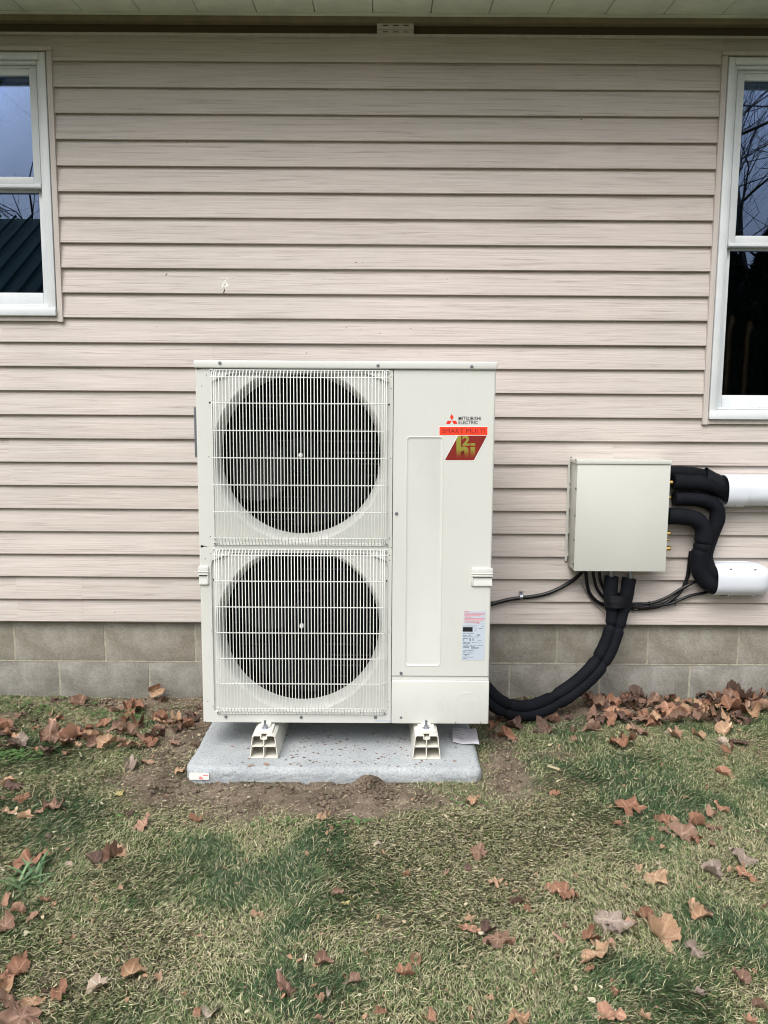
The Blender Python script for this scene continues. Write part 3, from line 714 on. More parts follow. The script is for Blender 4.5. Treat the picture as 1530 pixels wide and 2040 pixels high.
# small dark holes and screws
mb = MB()
for px, py, r_ in ((411,747,1.5),(402,769,1.5),(779,751,1.5),(779,774,1.5),(418,802,3),(775,806,3),(416,910,1.4),(778,913,1.4),(419,1069,1.4),(776,1072,1.4),(420,1103,1.4),(776,1106,1.4),
                   (409,1113,1.5),(776,1116,1.4),(426,1155,3),(770,1157,3),(422,1257,1.4),(775,1259,1.4),(414,1397,1.4),(425,1408,1.4),(773,1398,1.4),(773,1409,1.4)):
    q = P(px, py, UF); r_ *= .00125; mb.lathe([(r_, -.0006), (r_*.4, -.0006), (.0001, -.0005)], q, 'Y', 8)
up(mb, 'panel_holes', M_INK)
for px, py, yy in ((438,723,UF-.009),(753,728,UF-.009),(940,730,UF-.009),(790,1023,UF),(799,1341,UF),(450,1428,UF),(600,1429,UF),(748,1429,UF),(799,1429,UF)):
    q = P(px, py, yy); up(MB().lathe([(.0058, .001), (.0058, -.0012), (.0044, -.0036), (.0022, -.0040), (.0001, -.0026)], q, 'Y', 14), 'screw', M_DZINC)
# service panel with an embossed field, rounded right edge
sx0_, sx1_ = xs_+.0013, ur
szb = P(880, 1346.5, UF).z
ex0, ex1 = (P(811, 872, UF).x+P(807, 1326, UF).x)/2, (P(882, 875, UF).x+P(877, 1326, UF).x)/2
ez1, ez0 = P(846, 871, UF).z, P(842, 1326, UF).z
def panel_round(mb, x0, x1, z0, z1, hole=None, rr=.007):
    nr = 6
    if hole is None: mb.add([(x0, UF, z0), (x1-rr, UF, z0), (x1-rr, UF, z1), (x0, UF, z1)], [(0, 1, 2, 3)])
    vs = []
    for z in (z0, z1):
        for k in range(nr+1):
            a = math.pi/2*k/nr; vs.append((x1-rr+rr*math.sin(a), UF+rr-rr*math.cos(a), z))
        vs.append((x1, UF+.024, z))
    mb.add(vs, [(k, k+1, k+1+nr+2, k+nr+2) for k in range(nr+1)])
    mb.box(x0, x1-.004, UF+.001, UF+.010, z0, z0+.0008); mb.box(x0, x0+.0008, UF+.001, UF+.012, z0+.001, z1)
mb = MB(); cx, cz = (ex0+ex1)/2, (ez0+ez1)/2
cor = [math.atan2(z-cz, x-cx) for x, z in ((sx0_, szb), (ur-.007, szb), (ur-.007, zt_), (sx0_, zt_))]
# rounded-rectangle rings with equal point counts
def rrect(x0, x1, z0, z1, r_, y, k=6):
    out = []
    for (qx, qz, a0) in ((x1-r_, z1-r_, 0), (x0+r_, z1-r_, 90), (x0+r_, z0+r_, 180), (x1-r_, z0+r_, 270)):
        for i in range(k+1):
            a = R(a0+90*i/k); out.append((qx+r_*math.cos(a), y, qz+r_*math.sin(a)))
    return out
rg = [rrect(sx0_, ur-.007, szb, zt_, .0004, UF), rrect(ex0-.0052, ex1+.0052, ez0-.0052, ez1+.0052, .017, UF), rrect(ex0-.004, ex1+.004, ez0-.004, ez1+.004, .016, UF), rrect(ex0-.001, ex1+.001, ez0-.001, ez1+.001, .013, UF-.0012),
      rrect(ex0+.004, ex1-.004, ez0+.004, ez1-.004, .009, UF+.0014), rrect(ex0+.007, ex1-.007, ez0+.007, ez1-.007, .007, UF+.0020)]
n = len(rg[0]); mb.add([v for r_ in rg for v in r_], [(i*n+j, i*n+(j+1) % n, (i+1)*n+(j+1) % n, (i+1)*n+j) for i in range(5) for j in range(n)]+[tuple(range(5*n, 6*n))])
panel_round(mb, sx0_, ur, szb, zt_-.001, hole=True); up(mb, 'service_panel', M_IV, 28)
# lower cover with a bevelled top and a knock-out outline
lz1 = P(880, 1351, UF).z; lz2 = P(880, 1358, UF-.003).z
mb = MB(); f_ = UF-.003
mb.add([(sx0_, UF+.004, szb-.002), (ur-.002, UF+.004, szb-.002), (sx0_, UF+.003, lz2+.004), (ur-.001, UF+.003, lz2+.004)], [(0, 1, 3, 2)])
mb.rbox(sx0_, ur+.001, f_, UF+.02, zbm-.001, lz2+.003, .004, 3); up(mb, 'lower_cover', M_IV, 35)
mb = MB(); q = [P(x, y, f_-.0004) for x, y in ((908,1438),(908,1404),(909,1394),(916,1384),(928,1380),(938,1380),(950,1384),(957,1394),(957,1404),(957,1438))]
mb.tube(smooth_path(q, 3), .0007, 4); mb.tube([P(916,1399,f_-.0003), P(952,1399,f_-.0003)], .0006, 4); up(mb, 'knock_out', M_IV, 60)
mb = MB()
for px in (908, 958): q = P(px, 1438, f_-.0006); mb.box(q.x-.0008, q.x+.0008, f_-.0008, f_, zbm-.0008, zbm+.0085)
up(mb, 'slit', M_INK)
# handles
def handle(px0, px1, py0, py1, right):
    a, b = P(px0, py0, UF-.004), P(px1, py1, UF-.004); x0, x1 = a.x, b.x; z1, z0 = a.z, b.z; mb = MB(); h = z1-z0
    if right: x1 = ur+.004
    else: x0 = ul-.004
    i0, i1 = (x0+.006, x1-.002) if right else (x0+.002, x1-.006)
    mb.rbox(x0, x1, UF-.008, UF+.012, z0+h*.55, z1, .003, 2)                 # upper grip block
    mb.rbox(x0-.001, x1+.001, UF-.010, UF+.012, z0+h*.68, z0+h*.74, .0015, 2)
    mb.rbox(x0-.001, x1+.001, UF-.010, UF+.012, z0+h*.54, z0+h*.60, .0015, 2)
    sx = (x0, x0+.006) if right else (x1-.006, x1)
    mb.rbox(sx[0], sx[1], UF-.007, UF+.012, z0, z0+h*.6, .0025, 2); mb.rbox(x0, x1, UF-.007, UF+.012, z0, z0+.006, .0025, 2)
    mb.add([(i0, UF-.0005, z0+h*.52), (i1, UF-.0005, z0+h*.52), (i1, UF-.006, z0+.006), (i0, UF-.006, z0+.006)], [(0, 1, 2, 3)])
    up(mb, 'handle', M_IV, 40)
    up(MB().box(i0, i1, UF-.0035, UF-.001, z0+h*.49, z0+h*.54), 'handle_recess', M_FASC)
handle(940, 983, 1132, 1168, True); handle(397, 416, 1128, 1165, False)
q0, q1 = P(386, 811, UF+.014), P(391, 911, UF+.014)
up(MB().box(q0.x, ul+.0005, UF+.014, UF+.06, q1.z, q0.z), 'side_strip', M_DZINC)
# ---- printing on the service panel
def flat(px_poly, name, mat, d=.0006, parent=None):
    pts = [P(x, y, UF-d) for x, y in px_poly]
    mb = MB().prism([(p.x, p.z) for p in pts], UF-d, UF-d+.0003); return up(mb, name, mat, None, parent)
def text(s_, px, py, hpx, wpx, name, mat, d=.0009, bold=0, shear=0):
    cu = bpy.data.curves.new('t', 'FONT'); cu.body = s_; cu.size = 1; cu.offset = bold; cu.shear = shear; cu.extrude = 0; cu.resolution_u = 3
    ob = bpy.data.objects.new('t', cu); C.objects.link(ob); bpy.context.view_layer.update()
    me_ = bpy.data.meshes.new_from_object(ob.evaluated_get(bpy.context.evaluated_depsgraph_get())); bpy.data.objects.remove(ob)
    co = np.array([v.co[:] for v in me_.vertices]); mn, mxx = co.min(0), co.max(0)
    a, b = P(px, py, UF-d), P(px+wpx, py-hpx, UF-d)
    for v in me_.vertices:
        v.co = Vector((a.x+(v.co.x-mn[0])/(mxx[0]-mn[0])*(b.x-a.x), UF-d, a.z+(v.co.y-mn[1])/(mxx[1]-mn[1])*(b.z-a.z)))
    me_.materials.clear(); me_.materials.append(mat); o = link(name, me_, hpump); o.matrix_parent_inverse = Matrix.Translation(-HPc); return o
Q = lambda x, y: (860+x/10.93, 800+y/10.93)
for poly in ([(435,268),(477,340),(438,410),(400,340)], [(345,416),(430,416),(398,487),(314,487)], [(440,416),(528,416),(560,487),(480,487)]):
    flat([Q(*p) for p in poly][::-1], 'logo_diamond', M_RED)
x_, y_ = Q(585, 404); text('MITSUBISHI', x_, y_, 6.9, 44.5, 'lettering', M_INK, bold=.003)
x_, y_ = Q(585, 487); text('ELECTRIC', x_, y_, 6.3, 38.6, 'lettering', M_INK, bold=.003)
flat([Q(*p) for p in [(156,536),(1224,536),(1226,720),(930,1296),(270,1296),(560,744),(156,744)]][::-1], 'decal', M_WHITE, .0004)
flat([Q(*p) for p in [(168,550),(1216,550),(1216,730),(168,730)]][::-1], 'banner', M_ORED, .0008)
x_, y_ = Q(225, 686); text('SMART MULTI', x_, y_, 8.6, 86, 'lettering', M_DRED, .0011, bold=0)
flat([Q(*p) for p in [(576,742),(1204,742),(918,1278),(284,1278)]][::-1], 'emblem_field', M_MAR, .0008)
arch = [(540,742),(628,742),(636,1010),(660,985),(720,978),(780,1010),(800,1060),(806,1225),(710,1225),(708,1120),(690,1072),(660,1072),(640,1110),(632,1225),(540,1225),(536,880),(548,800),(566,742)]
def shape(pp, name):
    pts = [P(*Q(*p), UF-.0011) for p in pp]; bm = bmesh.new(); vs = [bm.verts.new(p) for p in pts]; bm.faces.new(vs); bmesh.ops.triangulate(bm, faces=bm.faces)
    me_ = bpy.data.meshes.new(name); bm.to_mesh(me_); bm.free(); me_.materials.append(M_GOLD); o = link(name, me_, hpump); o.matrix_parent_inverse = Matrix.Translation(-HPc)
# gold gradient runs up the letters: use the generated Z of each shape
for l in list(M_GOLD.node_tree.links):
    if l.to_node.type == 'VALTORGB': M_GOLD.node_tree.links.remove(l)
_n = M_GOLD.node_tree.nodes; _s = [x for x in _n if x.type == 'SEPXYZ'][0]; _r = [x for x in _n if x.type == 'VALTORGB'][0]
_l = [l for l in M_GOLD.node_tree.links if l.to_node == _s]
for l in _l: M_GOLD.node_tree.links.remove(l)
_tc = [x for x in _n if x.type == 'TEX_COORD'][0]; M_GOLD.node_tree.links.new(_tc.outputs['Object'], _s.inputs[0])
_mr = _n.new('ShaderNodeMapRange'); _mr.inputs['From Min'].default_value = P(*Q(500,1225), UF).z; _mr.inputs['From Max'].default_value = P(*Q(500,760), UF).z
M_GOLD.node_tree.links.new(_s.outputs[2], _mr.inputs['Value']); M_GOLD.node_tree.links.new(_mr.outputs[0], _r.inputs[0])
shape([(572,742),(640,742),(636,1000),(664,982),(728,978),(784,1008),(804,1056),(806,1225),(712,1225),(708,1120),(692,1074),(662,1072),(640,1106),(632,1225),(540,1225),(536,830)], 'letter_h')
x_, y_ = Q(664, 960); text('2', x_, y_, (960-742)/10.93, (828-664)/10.93, 'figure_two', M_GOLD, .0011, bold=.035); shape([(844,906),(948,906),(948,960),(844,960)], 'dot'); shape([(844,990),(948,990),(948,1170),(914,1225),(844,1225)], 'letter_i')
# rating labels: silver-blue plate with unreadable fine print
L = lambda x, y: (900+x/14.57, 1200+y/14.57)
warn = flat([L(*p) for p in [(350,245),(990,245),(975,625),(340,625)]][::-1], 'warning_label', M_LAB, .0006)
plate = flat([L(*p) for p in [(305,640),(975,640),(945,1675),(285,1675)]][::-1], 'rating_plate', M_LAB, .0008)
mbp, mbg, mbk = MB(), MB(), MB()
def line(mb, x0, x1, y, h=14, d=.0011):
    a, b = P(*L(x0, y-h/2), UF-d), P(*L(x1, y+h/2), UF-d); mb.box(a.x, b.x, UF-d, UF-d+.0002, b.z, a.z)
for (x0, x1, y) in ((370,500,268),(370,960,310),(370,960,345),(370,840,388),(370,560,425),(370,960,465),(370,950,505),(370,870,540),(370,800,575),(720,800,600)): line(mbp, x0, x1, y, 20)
line(mbk, 320, 605, 785, 135)
for (x0, x1, y) in ((345,735,685),(870,935,690),(330,390,897),(430,640,897),(720,830,940),(330,440,968),(480,560,968),(725,830,968),(330,620,1000),(650,785,1003),(330,480,1050),(510,560,1050),(600,640,1050),
    (330,360,1080),(510,560,1080),(600,640,1080),(330,360,1110),(510,560,1110),(600,640,1110),(755,855,1115),(330,425,1165),(455,525,1165),(580,640,1160),(670,715,1165),(780,800,1165),(860,885,1165),(330,520,1200),
    (330,510,1240),(540,600,1245),(640,690,1245),(740,905,1245),(330,510,1275),(540,665,1275),(330,500,1308),(560,790,1308),(565,790,1345),(340,640,1390),(330,370,1430),(400,425,1430),(520,545,1430),(330,405,1465),(440,620,1468),
    (330,520,1508),(380,430,1545),(320,640,1588),(320,430,1625),(655,730,770),(655,725,830),(790,900,760)): line(mbg, x0, x1, y, 13)
mbp.build('fine_print', M_PINK, warn); mbg.build('fine_print', M_GREYINK, plate); mbk.build('model_box', M_INK, plate)
a_, b_ = P(748, 1434, UF-.0006), P(777, 1437, UF-.0006); up(MB().box(a_.x, b_.x, UF-.0008, UF-.0004, b_.z, a_.z), 'part_label', M_LAB)
# ---- plastic mounting rails with bolts
FY0, FY1 = 2.650, 3.12
for pxc in (525.5, 849.5):
    cx = P(pxc, 1513, FY0).x; hw0, hw1 = .050, .040; z0, z1 = PZ+.001, zbm-.012
    zc0 = z0; zc1 = P(pxc, 1465, FY0).z; t_ = .0032
    mb = MB()
    def wall(pa, pb):
        (xa, za), (xb, zb_) = pa, pb; d = Vector((xb-xa, zb_-za)); nn = Vector((-d.y, d.x)).normalized()*t_/2
        poly = [(xa-nn.x, za-nn.y), (xb-nn.x, zb_-nn.y), (xb+nn.x, zb_+nn.y), (xa+nn.x, za+nn.y)]
        mb.prism(poly, FY0, FY1)
    h = zc1-zc0
    wall((cx-hw0, zc0+.002), (cx+hw0, zc0+.002)); wall((cx-hw0, zc0), (cx-hw1, zc1-.006)); wall((cx+hw0, zc0), (cx+hw1, zc1-.006))
    wall((cx-hw1, zc1-.007), (cx-hw1+.006, zc1-.002)); wall((cx+hw1, zc1-.007), (cx+hw1-.006, zc1-.002))
    wall((cx-hw1+.005, zc1-.002), (cx-.013, zc1-.002)); wall((cx+.013, zc1-.002), (cx+hw1-.005, zc1-.002))
    wall((cx-.011, zc1-.002), (cx-.011, zc1-.016)); wall((cx+.011, zc1-.002), (cx+.011, zc1-.016)); wall((cx-.012, zc1-.015), (cx+.012, zc1-.015))
    wall((cx-.046, zc0+h*.52), (cx+.046, zc0+h*.52)); wall((cx, zc0), (cx, zc1-.016))
    rail = up(mb, 'mounting_rail', M_RAIL, 30)
    MB().box(cx-.045, cx+.045, FY0+.16, FY0+.164, zc0+.003, zc1-.02).build('cell_shade_plate', M_BLACK, rail)  # black plate added partway in, standing for shade inside the rail's cells
    MB().rbox(cx-.030, cx+.030, FY0+.012, UF+.04, zc1, zc1+.010, .002, 2).build('clamp_foot', M_RAIL, rail, 35)
    by = FY0+.040; zz = zc1+.010
    bolt = MB().tube([(cx, by, zz), (cx, by, zz+.030)], .0045, 10)
    bolt.lathe([(.012, 0), (.012, .002)], (cx, by, zz+.0005), 'Z', 16, cap0=True, cap1=True); bolt.lathe([(.0085, .0025), (.0085, .011)], (cx, by, zz), 'Z', 6, cap0=True, cap1=True)
    bolt.build('bolt', M_ZINC, rail, 40)
    MB().box(cx-.018, cx+.018, FY0+.045, UF+.05, zz+.002, zbm+.002).build('cabinet_foot', M_IV, rail)

# ================================================================== BRANCH BOX
BF, BB = 3.215, WALL-.014
bx0 = (P(1150, 925, BF).x+P(1143.5, 1136, BF).x)/2; bx1 = (P(1336, 925, BF).x+P(1326, 1136, BF).x)/2
bz1 = P(1240, 917, BF).z; bz0 = P(1236, 1138, BF).z; lz = P(1240, 924.5, BF).z
BC = Vector(((bx0+bx1)/2, (BF+BB)/2, bz0))
bbox = tag(empty('branch_box', BC), 'square grey-beige metal pipe box hung on the siding right of the heat pump', 'junction box')
def bp(mb, name, mat, smooth=35):
    o = mb.build(name, mat, bbox, smooth); o.matrix_parent_inverse = Matrix.Translation(-BC); return o
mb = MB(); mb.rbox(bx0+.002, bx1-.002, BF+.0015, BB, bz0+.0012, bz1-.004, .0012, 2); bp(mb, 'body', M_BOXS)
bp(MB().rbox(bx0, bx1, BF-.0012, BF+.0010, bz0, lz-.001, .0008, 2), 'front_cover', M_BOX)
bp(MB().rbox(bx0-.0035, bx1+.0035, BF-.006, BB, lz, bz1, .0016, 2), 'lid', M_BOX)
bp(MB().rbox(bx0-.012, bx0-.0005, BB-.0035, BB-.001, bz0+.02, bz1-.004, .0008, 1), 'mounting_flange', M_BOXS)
for px, py in ((1149,916),(1148,973),(1146,1027),(1144.5,1076),(1143,1124)):
    q = P(px, py, BF+.012); bp(MB().lathe([(.0042, .0008), (.0040, -.002), (.0022, -.0036), (.0001, -.004)], (bx0-(.0035 if py < 920 else .0), BF+.012, q.z), 'X', 10), 'screw', M_DZINC)
for px, py in ((1133,911),(1132,963),(1131,1014),(1129,1062),(1129,1108)):
    q = P(px, py, BB-.004); bp(MB().lathe([(.0042, .0008), (.0040, -.002), (.0022, -.0036), (.0001, -.004)], (bx0-.0005, BB-.012, q.z), 'X', 10), 'screw', M_DZINC)
for px, py in ((1338,920),(1335,974),(1331.5,1027),(1326.5,1126)):
    q = P(px, py, BF+.012); bp(MB().lathe([(.0040, -.0008), (.0038, .002), (.002, .0036), (.0001, .004)], (bx1+(.0035 if py < 930 else -.001), BF+.012, q.z), 'X', 10), 'screw', M_ZINC)
for px, py, r_, ln in ((1337,960,.008,.012),(1335,990,.007,.007),(1331,1061,.0085,.013),(1328,1074,.0055,.009),(1329,1091,.0100,.016)):
    q = P(px, py, BF+.05); o = bp(MB().lathe([(r_*.6, -.004), (r_, -.002), (r_, ln+.008), (r_*.75, ln+.011)], (bx1, BF+.03, q.z), 'X', 8, cap1=True), 'brass_fitting', M_BRASS, 30)

# ================================================================== PIPES
def wp(lst): return [P(x, y, d) for x, y, d in lst]
def pipe_thing(name, label, cat, pts, r, mat, n=14, pinch=None, jitter=.0, group=None, sm=60, seg=10):
    path = smooth_path(pts, seg); rr = []
    tot = len(path)
    for i, p in enumerate(path):
        k = r*(1+jitter*mnoise.noise(p*22))
        if pinch:
            for f in pinch: k *= 1-.16*math.exp(-((i/tot-f)/.008)**2)
        rr.append(k)
    o = MB().tube(path, rr, n).build(name, mat, None, sm)
    return tag(o, label, cat, group)
# lower bundle: two foam-wrapped pipes taped together
core = [(1236,1150,3.27),(1232,1185,3.265),(1229,1225,3.255),(1221,1262,3.245),(1206,1300,3.23),(1180,1338,3.205),(1139,1374,3.165),(1090,1403,3.12),(1045,1416,3.07),(1005,1409,3.03),(975,1388,3.00),(945,1350,2.98)]
offs = [17.5,16,10,8.6,8.6,8.6,8.6,8.6,8.6,8.6,8.6,8.6]
cen = [Vector((x, y)) for x, y, d in core]
pc = P(1229, 1225, 3.25)
bun = tag(empty('insulated_pipe_bundle', pc), 'thick black foam-wrapped pipe pair sweeping from the grey box down behind the heat pump', 'pipe')
for s_ in (-1, 1):
    pts = []
    for i, (x, y, d) in enumerate(core):
        tn = (cen[min(i+1, len(cen)-1)]-cen[max(i-1, 0)]).normalized(); nn = Vector((tn.y, -tn.x))*offs[i]*-s_
        pts.append(P(x+nn.x*-1, y+nn.y*-1, d+(0 if s_ > 0 else .004)))
    path = smooth_path(pts, 10); tot = len(path); rr = []
    for i, p in enumerate(path):
        k = .0250*(1+.05*mnoise.noise(p*20))*(1.2 if i < 18 else 1)
        for f in (.235, .40, .60, .80): k *= 1-.30*math.exp(-((i/tot-f-(.004 if s_ > 0 else 0))/.0085)**2)
        rr.append(k)
    o = MB().tube(path, rr, 18).build('pipe_insulation', M_FOAM, bun, 60); o.matrix_parent_inverse = Matrix.Translation(-pc)
path = smooth_path(wp([(1234,1184,3.262),(1231,1196,3.258),(1229,1208,3.255)]), 5)
mb = MB(); vs = []; n = 20
for i, p in enumerate(path):
    for j in range(n):
        a = 2*math.pi*j/n; sq = 1+.04*mnoise.noise(Vector((i*.7, j*.9, 0)))
        vs.append((p.x+math.cos(a)*(.064-.0013*i)*sq, p.y+math.sin(a)*.036*sq, p.z+math.cos(a)*.004))
mb.add(vs, [(i*n+j, i*n+(j+1) % n, (i+1)*n+(j+1) % n, (i+1)*n+j) for i in range(len(path)-1) for j in range(n)])
o = mb.build('tape', M_TAPE, bun, 60); o.matrix_parent_inverse = Matrix.Translation(-pc)
for px in (1217, 1255):
    q0, q1 = P(px, 1136, 3.27), P(px, 1153, 3.27)
    mb = MB().tube([q0, q1], .008, 10); mb.lathe([(.013, 0), (.013, .014)], (q1.x, q1.y, q1.z+.004), 'Z', 6, cap0=True, cap1=True)
    o = mb.build('pipe_stub', M_ZINC, bun, 40); o.matrix_parent_inverse = Matrix.Translation(-pc)
YP = 3.288
pipe_thing('insulated_pipe', 'topmost black foam pipe from the grey box into the upper white duct', 'pipe', wp([(1325,941,YP+.02),(1365,942,YP+.02),(1398,946,YP+.02),(1422,956,YP+.02),(1446,968,YP+.02),(1475,972,YP+.02)]), .027, M_FOAM, jitter=.05)
pipe_thing('insulated_pipe', 'second black foam pipe, in front of the topmost, entering the upper white duct', 'pipe', wp([(1341,960,YP-.01),(1370,961,YP-.01),(1402,963,YP-.01),(1430,972,YP),(1450,985,YP+.01),(1475,992,YP+.015)]), .033, M_FOAM, jitter=.05)
pipe_thing('insulated_pipe', 'third black foam pipe bending down behind the fourth to the lower white duct', 'pipe', wp([(1343,993,YP),(1375,993,YP),(1405,998,YP),(1425,1010,YP),(1429,1032,YP),(1420,1058,YP+.005),(1409,1087,YP+.01),(1405,1112,YP+.01),(1416,1138,YP+.01),(1440,1150,YP+.01),(1460,1153,YP+.01)]), .032, M_FOAM, jitter=.04)
pipe_thing('insulated_pipe', 'lowest and frontmost black foam pipe from the grey box curving into the lower white duct', 'pipe', wp([(1330,1028,YP-.01),(1360,1029,YP-.015),(1386,1035,YP-.02),(1401,1053,YP-.02),(1400,1082,YP-.018),(1393,1108,YP-.015),(1393,1134,YP-.012),(1405,1156,YP-.005),(1425,1168,YP),(1450,1170,YP+.005)]), .036, M_FOAM, jitter=.04, pinch=(.44, .50))
# tape wrap round the upper two pipes
mb = MB(); vs = []; n = 22
for i in range(8):
    u = i/7; c = P(1404+44*u, 955+21*u, YP+.005); sz = P(0, 0, 3).z*0+.052-.006*u
    for j in range(n):
        a = 2*math.pi*j/n; k = 1+.05*mnoise.noise(Vector((i*.8, math.cos(a)*2, math.sin(a)*2)))
        vs.append((c.x+math.sin(a)*.004+.004*math.cos(a), c.y+math.cos(a)*.042*k, c.z+math.sin(a)*sz*k))
mb.add(vs, [(i*n+j, i*n+(j+1) % n, (i+1)*n+(j+1) % n, (i+1)*n+j) for i in range(7) for j in range(n)])
tag(mb.build('tape_wrap', M_TAPE, None, 60), 'wrinkled black tape wrapped round the upper foam pipes beside the white duct', 'tape')
# cables
YC = WALL-.024; CR = .0068
def ribs(o, path, r, mat):                # corrugation rings of the flexible conduit
    mb = MB()
    for i in range(1, len(path)-1):
        p = path[i]; d = (path[i+1]-path[i-1]).normalized()*.0012; mb.tube([p-d, p+d], r*1.10, 10)
    k = mb.build('corrugation', mat, o, 60)
    if o.type == 'MESH': k['kind'] = 'stuff'
def cable(label, pts, r=CR, rib=False):
    path = smooth_path(pts, 14); o = tag(MB().tube(path, r, 10).build('cable', M_CABLE, None, 60), label, 'cable')
    if rib: ribs(o, path, r, M_CABLE)
    return o
cable('ribbed black conduit running from the heat pump to the left underside of the grey box', wp([(940,1216,YC),(962,1210,YC),(985,1202,YC),(1012,1195,YC),(1038,1191,YC),(1065,1188,YC),(1094,1181,YC),(1124,1167,YC),(1143,1155,YC-.01),(1158,1140,YC-.04),(1162,1128,YC-.05)]), .0082, True)
cable('leftmost black cable looping under the grey box behind the thick pipes', wp([(1167,1130,3.29),(1168,1150,3.29),(1173,1178,YC-.01),(1189,1198,YC-.005),(1215,1209,YC),(1258,1213,YC),(1292,1212,YC),(1318,1206,YC),(1340,1193,YC),(1358,1175,YC),(1369,1150,YC),(1373,1120,YC),(1376,1098,YC)]), .0072, True)
cable('middle black cable looping under the grey box and up to the lower foam pipes', wp([(1181,1130,3.29),(1183,1150,3.29),(1190,1174,YC-.012),(1208,1194,YC-.012),(1235,1202,YC-.01),(1262,1204,YC-.002),(1295,1202,YC-.004),(1327,1191,YC-.01),(1352,1176,YC-.012),(1372,1165,YC-.012),(1392,1156,YC-.01)]), .0066)
cable('rightmost black cable under the grey box running to the lower white duct', wp([(1194,1130,3.29),(1195,1150,3.29),(1201,1170,3.30),(1215,1188,3.31),(1262,1209,YC-.012),(1300,1208,YC-.012),(1335,1203,YC-.008),(1352,1196,YC-.008),(1374,1187,YC-.006),(1398,1182,YC-.006),(1425,1177,YC-.004),(1445,1175,YC)]), .0066)
cable('thin pale wire hanging beside the cables below the grey box', wp([(1158,1160,YC-.004),(1168,1180,YC-.004),(1186,1205,YC-.004),(1206,1224,YC-.004)]), .0016).data.materials[0] = M_DZINC
for px, py in ((1294, 1206), (1346, 1200)):
    q = P(px, py, YC-.014); mb = MB(); mb.tube([(q.x+.002*math.cos(a), q.y+.013*math.sin(a)+.006, q.z+.016*math.cos(a)) for a in [R(30*k) for k in range(13)]], .0018, 5)
    tag(mb.build('cable_tie', M_INK, None, 60), 'black tie round the cables %s' % ('right of the metal clamp' if px < 1300 else 'below the curved foam pipes'), 'cable tie')
def clamp(px, py, label, up_):
    q = P(px, py, YC); mb = MB(); w = .0075
    for zz_ in ((.012, .026),) if up_ else ((.010, .020), (-.022, -.010)):
        mb.rbox(q.x-w, q.x+w, YC+.002, YC+.005, q.z+zz_[0], q.z+zz_[1], .001, 1)
    vs = []
    for x in (q.x-w*.9, q.x+w*.9):
        for k in range(11):
            a = math.pi*k/10; vs.append((x, YC+.004-.0155*math.sin(a), q.z+.013*math.cos(a)))
    mb.add(vs, [(k, k+1, k+12, k+11) for k in range(10)])
    o = tag(mb.build('pipe_clamp', M_ZINC, None, 40), label, 'clamp')
    MB().lathe([(.0042, 0), (.004, -.002), (.0001, -.003)], (q.x, YC+.002, q.z+.019), 'Y', 10).build('screw', M_DZINC, o, 40)
clamp(1038, 1189, 'zinc strap clamp holding the ribbed conduit between heat pump and grey box', True)
clamp(1266, 1210, 'zinc strap clamp holding the cables just right of the thick taped pipes', False)
# white ducts
def duct(x0, x1, zc, hh, dep, label, cuff=None, dome=False):
    def sect(s_, d_=1.0):
        out = []
        for k in range(25):
            a = math.pi*k/24; c, s2 = math.cos(a), math.sin(a)
            out.append((WALL-.012-abs(s2)**.62*dep*d_, zc+math.copysign(abs(c)**.8, c)*hh*s_))
        return out
    mb = MB(); stations = [(x0, 1), (x1, 1)] if not dome else [(x0, 1), (x1-.085, 1)]+[(x1-.085+.085*math.sin(R(a)), max(.04, math.cos(R(a))**.8)) for a in (15, 30, 45, 60, 72, 82, 89)]
    vs = []
    for x, s_ in stations:
        vs += [(x, y, z) for y, z in sect(s_, max(s_, .08))]
    # inner skin so that the open end has thickness
    mb.add(vs, [(i*25+j, (i+1)*25+j, (i+1)*25+j+1, i*25+j+1) for i in range(len(stations)-1) for j in range(24)])
    vi = [(x, y+.003 if y < WALL-.02 else y, zc+(z-zc)*.955) for x in (x0, x0+.10) for y, z in sect(1)]
    mb.add(vi, [(j, j+1, 26+j, 25+j) for j in range(24)])
    mb.add([(x0, y, z) for y, z in sect(1)]+vi[:25], [(j, j+1, 26+j, 25+j) for j in range(24)])
    o = tag(mb.build('duct_cover', M_DUCT, None, 50), label, 'duct')
    # base plate behind with the small flange seen at the open end
    MB().rbox(x0-.012, (x0+.3 if not dome else x1-.09), WALL-.016, WALL-.0125, zc-hh*1.02, zc+hh*1.02, .001, 1).build('base_plate', M_DUCT, o)
    if cuff:
        mb = MB(); cs = [(x, (y-.007), zc+(z-zc)*1.065) for x in cuff for y, z in sect(1)]
        mb.add(cs, [(j, j+1, 26+j, 25+j) for j in range(24)]); mb.add([(cuff[1], y, z) for y, z in sect(1)]+cs[25:], [(j, j+1, 26+j, 25+j) for j in range(24)])
        mb.build('cuff', M_DUCT, o, 50)
    for (fx, fz) in ((.35, .74), (.35, -.80)) if cuff else ((.22, .68), (.62, .66), (.22, -.78), (.62, -.76)):
        xx = (cuff[0]+(cuff[1]-cuff[0])*.45) if cuff else x0+(x1-x0)*fx
        aa = math.acos(fz); y = WALL-.012-abs(math.sin(aa))**.62*dep*(1.0)-(.0075 if cuff else .001)
        zz_ = zc+math.copysign(abs(fz)**.8, fz)*hh*.99
        MB().lathe([(.0060, .003), (.0060, -.001), (.004, -.002), (.0001, -.0005)], (xx, y, zz_), 'Y', 12).build('screw', M_ZINC, o, 40)
YD = WALL-.09
da, db = P(1452, 980, YD), P(1486, 980, YD); zc1 = P(1500, 980, YD-.01).z; hh1 = (P(1510, 949, YD+.03).z-P(1510, 1010, YD+.03).z)/2
duct(da.x, P(1530, 980, YD).x+1.0, zc1, hh1, .10, 'upper white plastic duct running out to the right with a cuff at its open end', cuff=(P(1447, 980, YD).x, db.x))
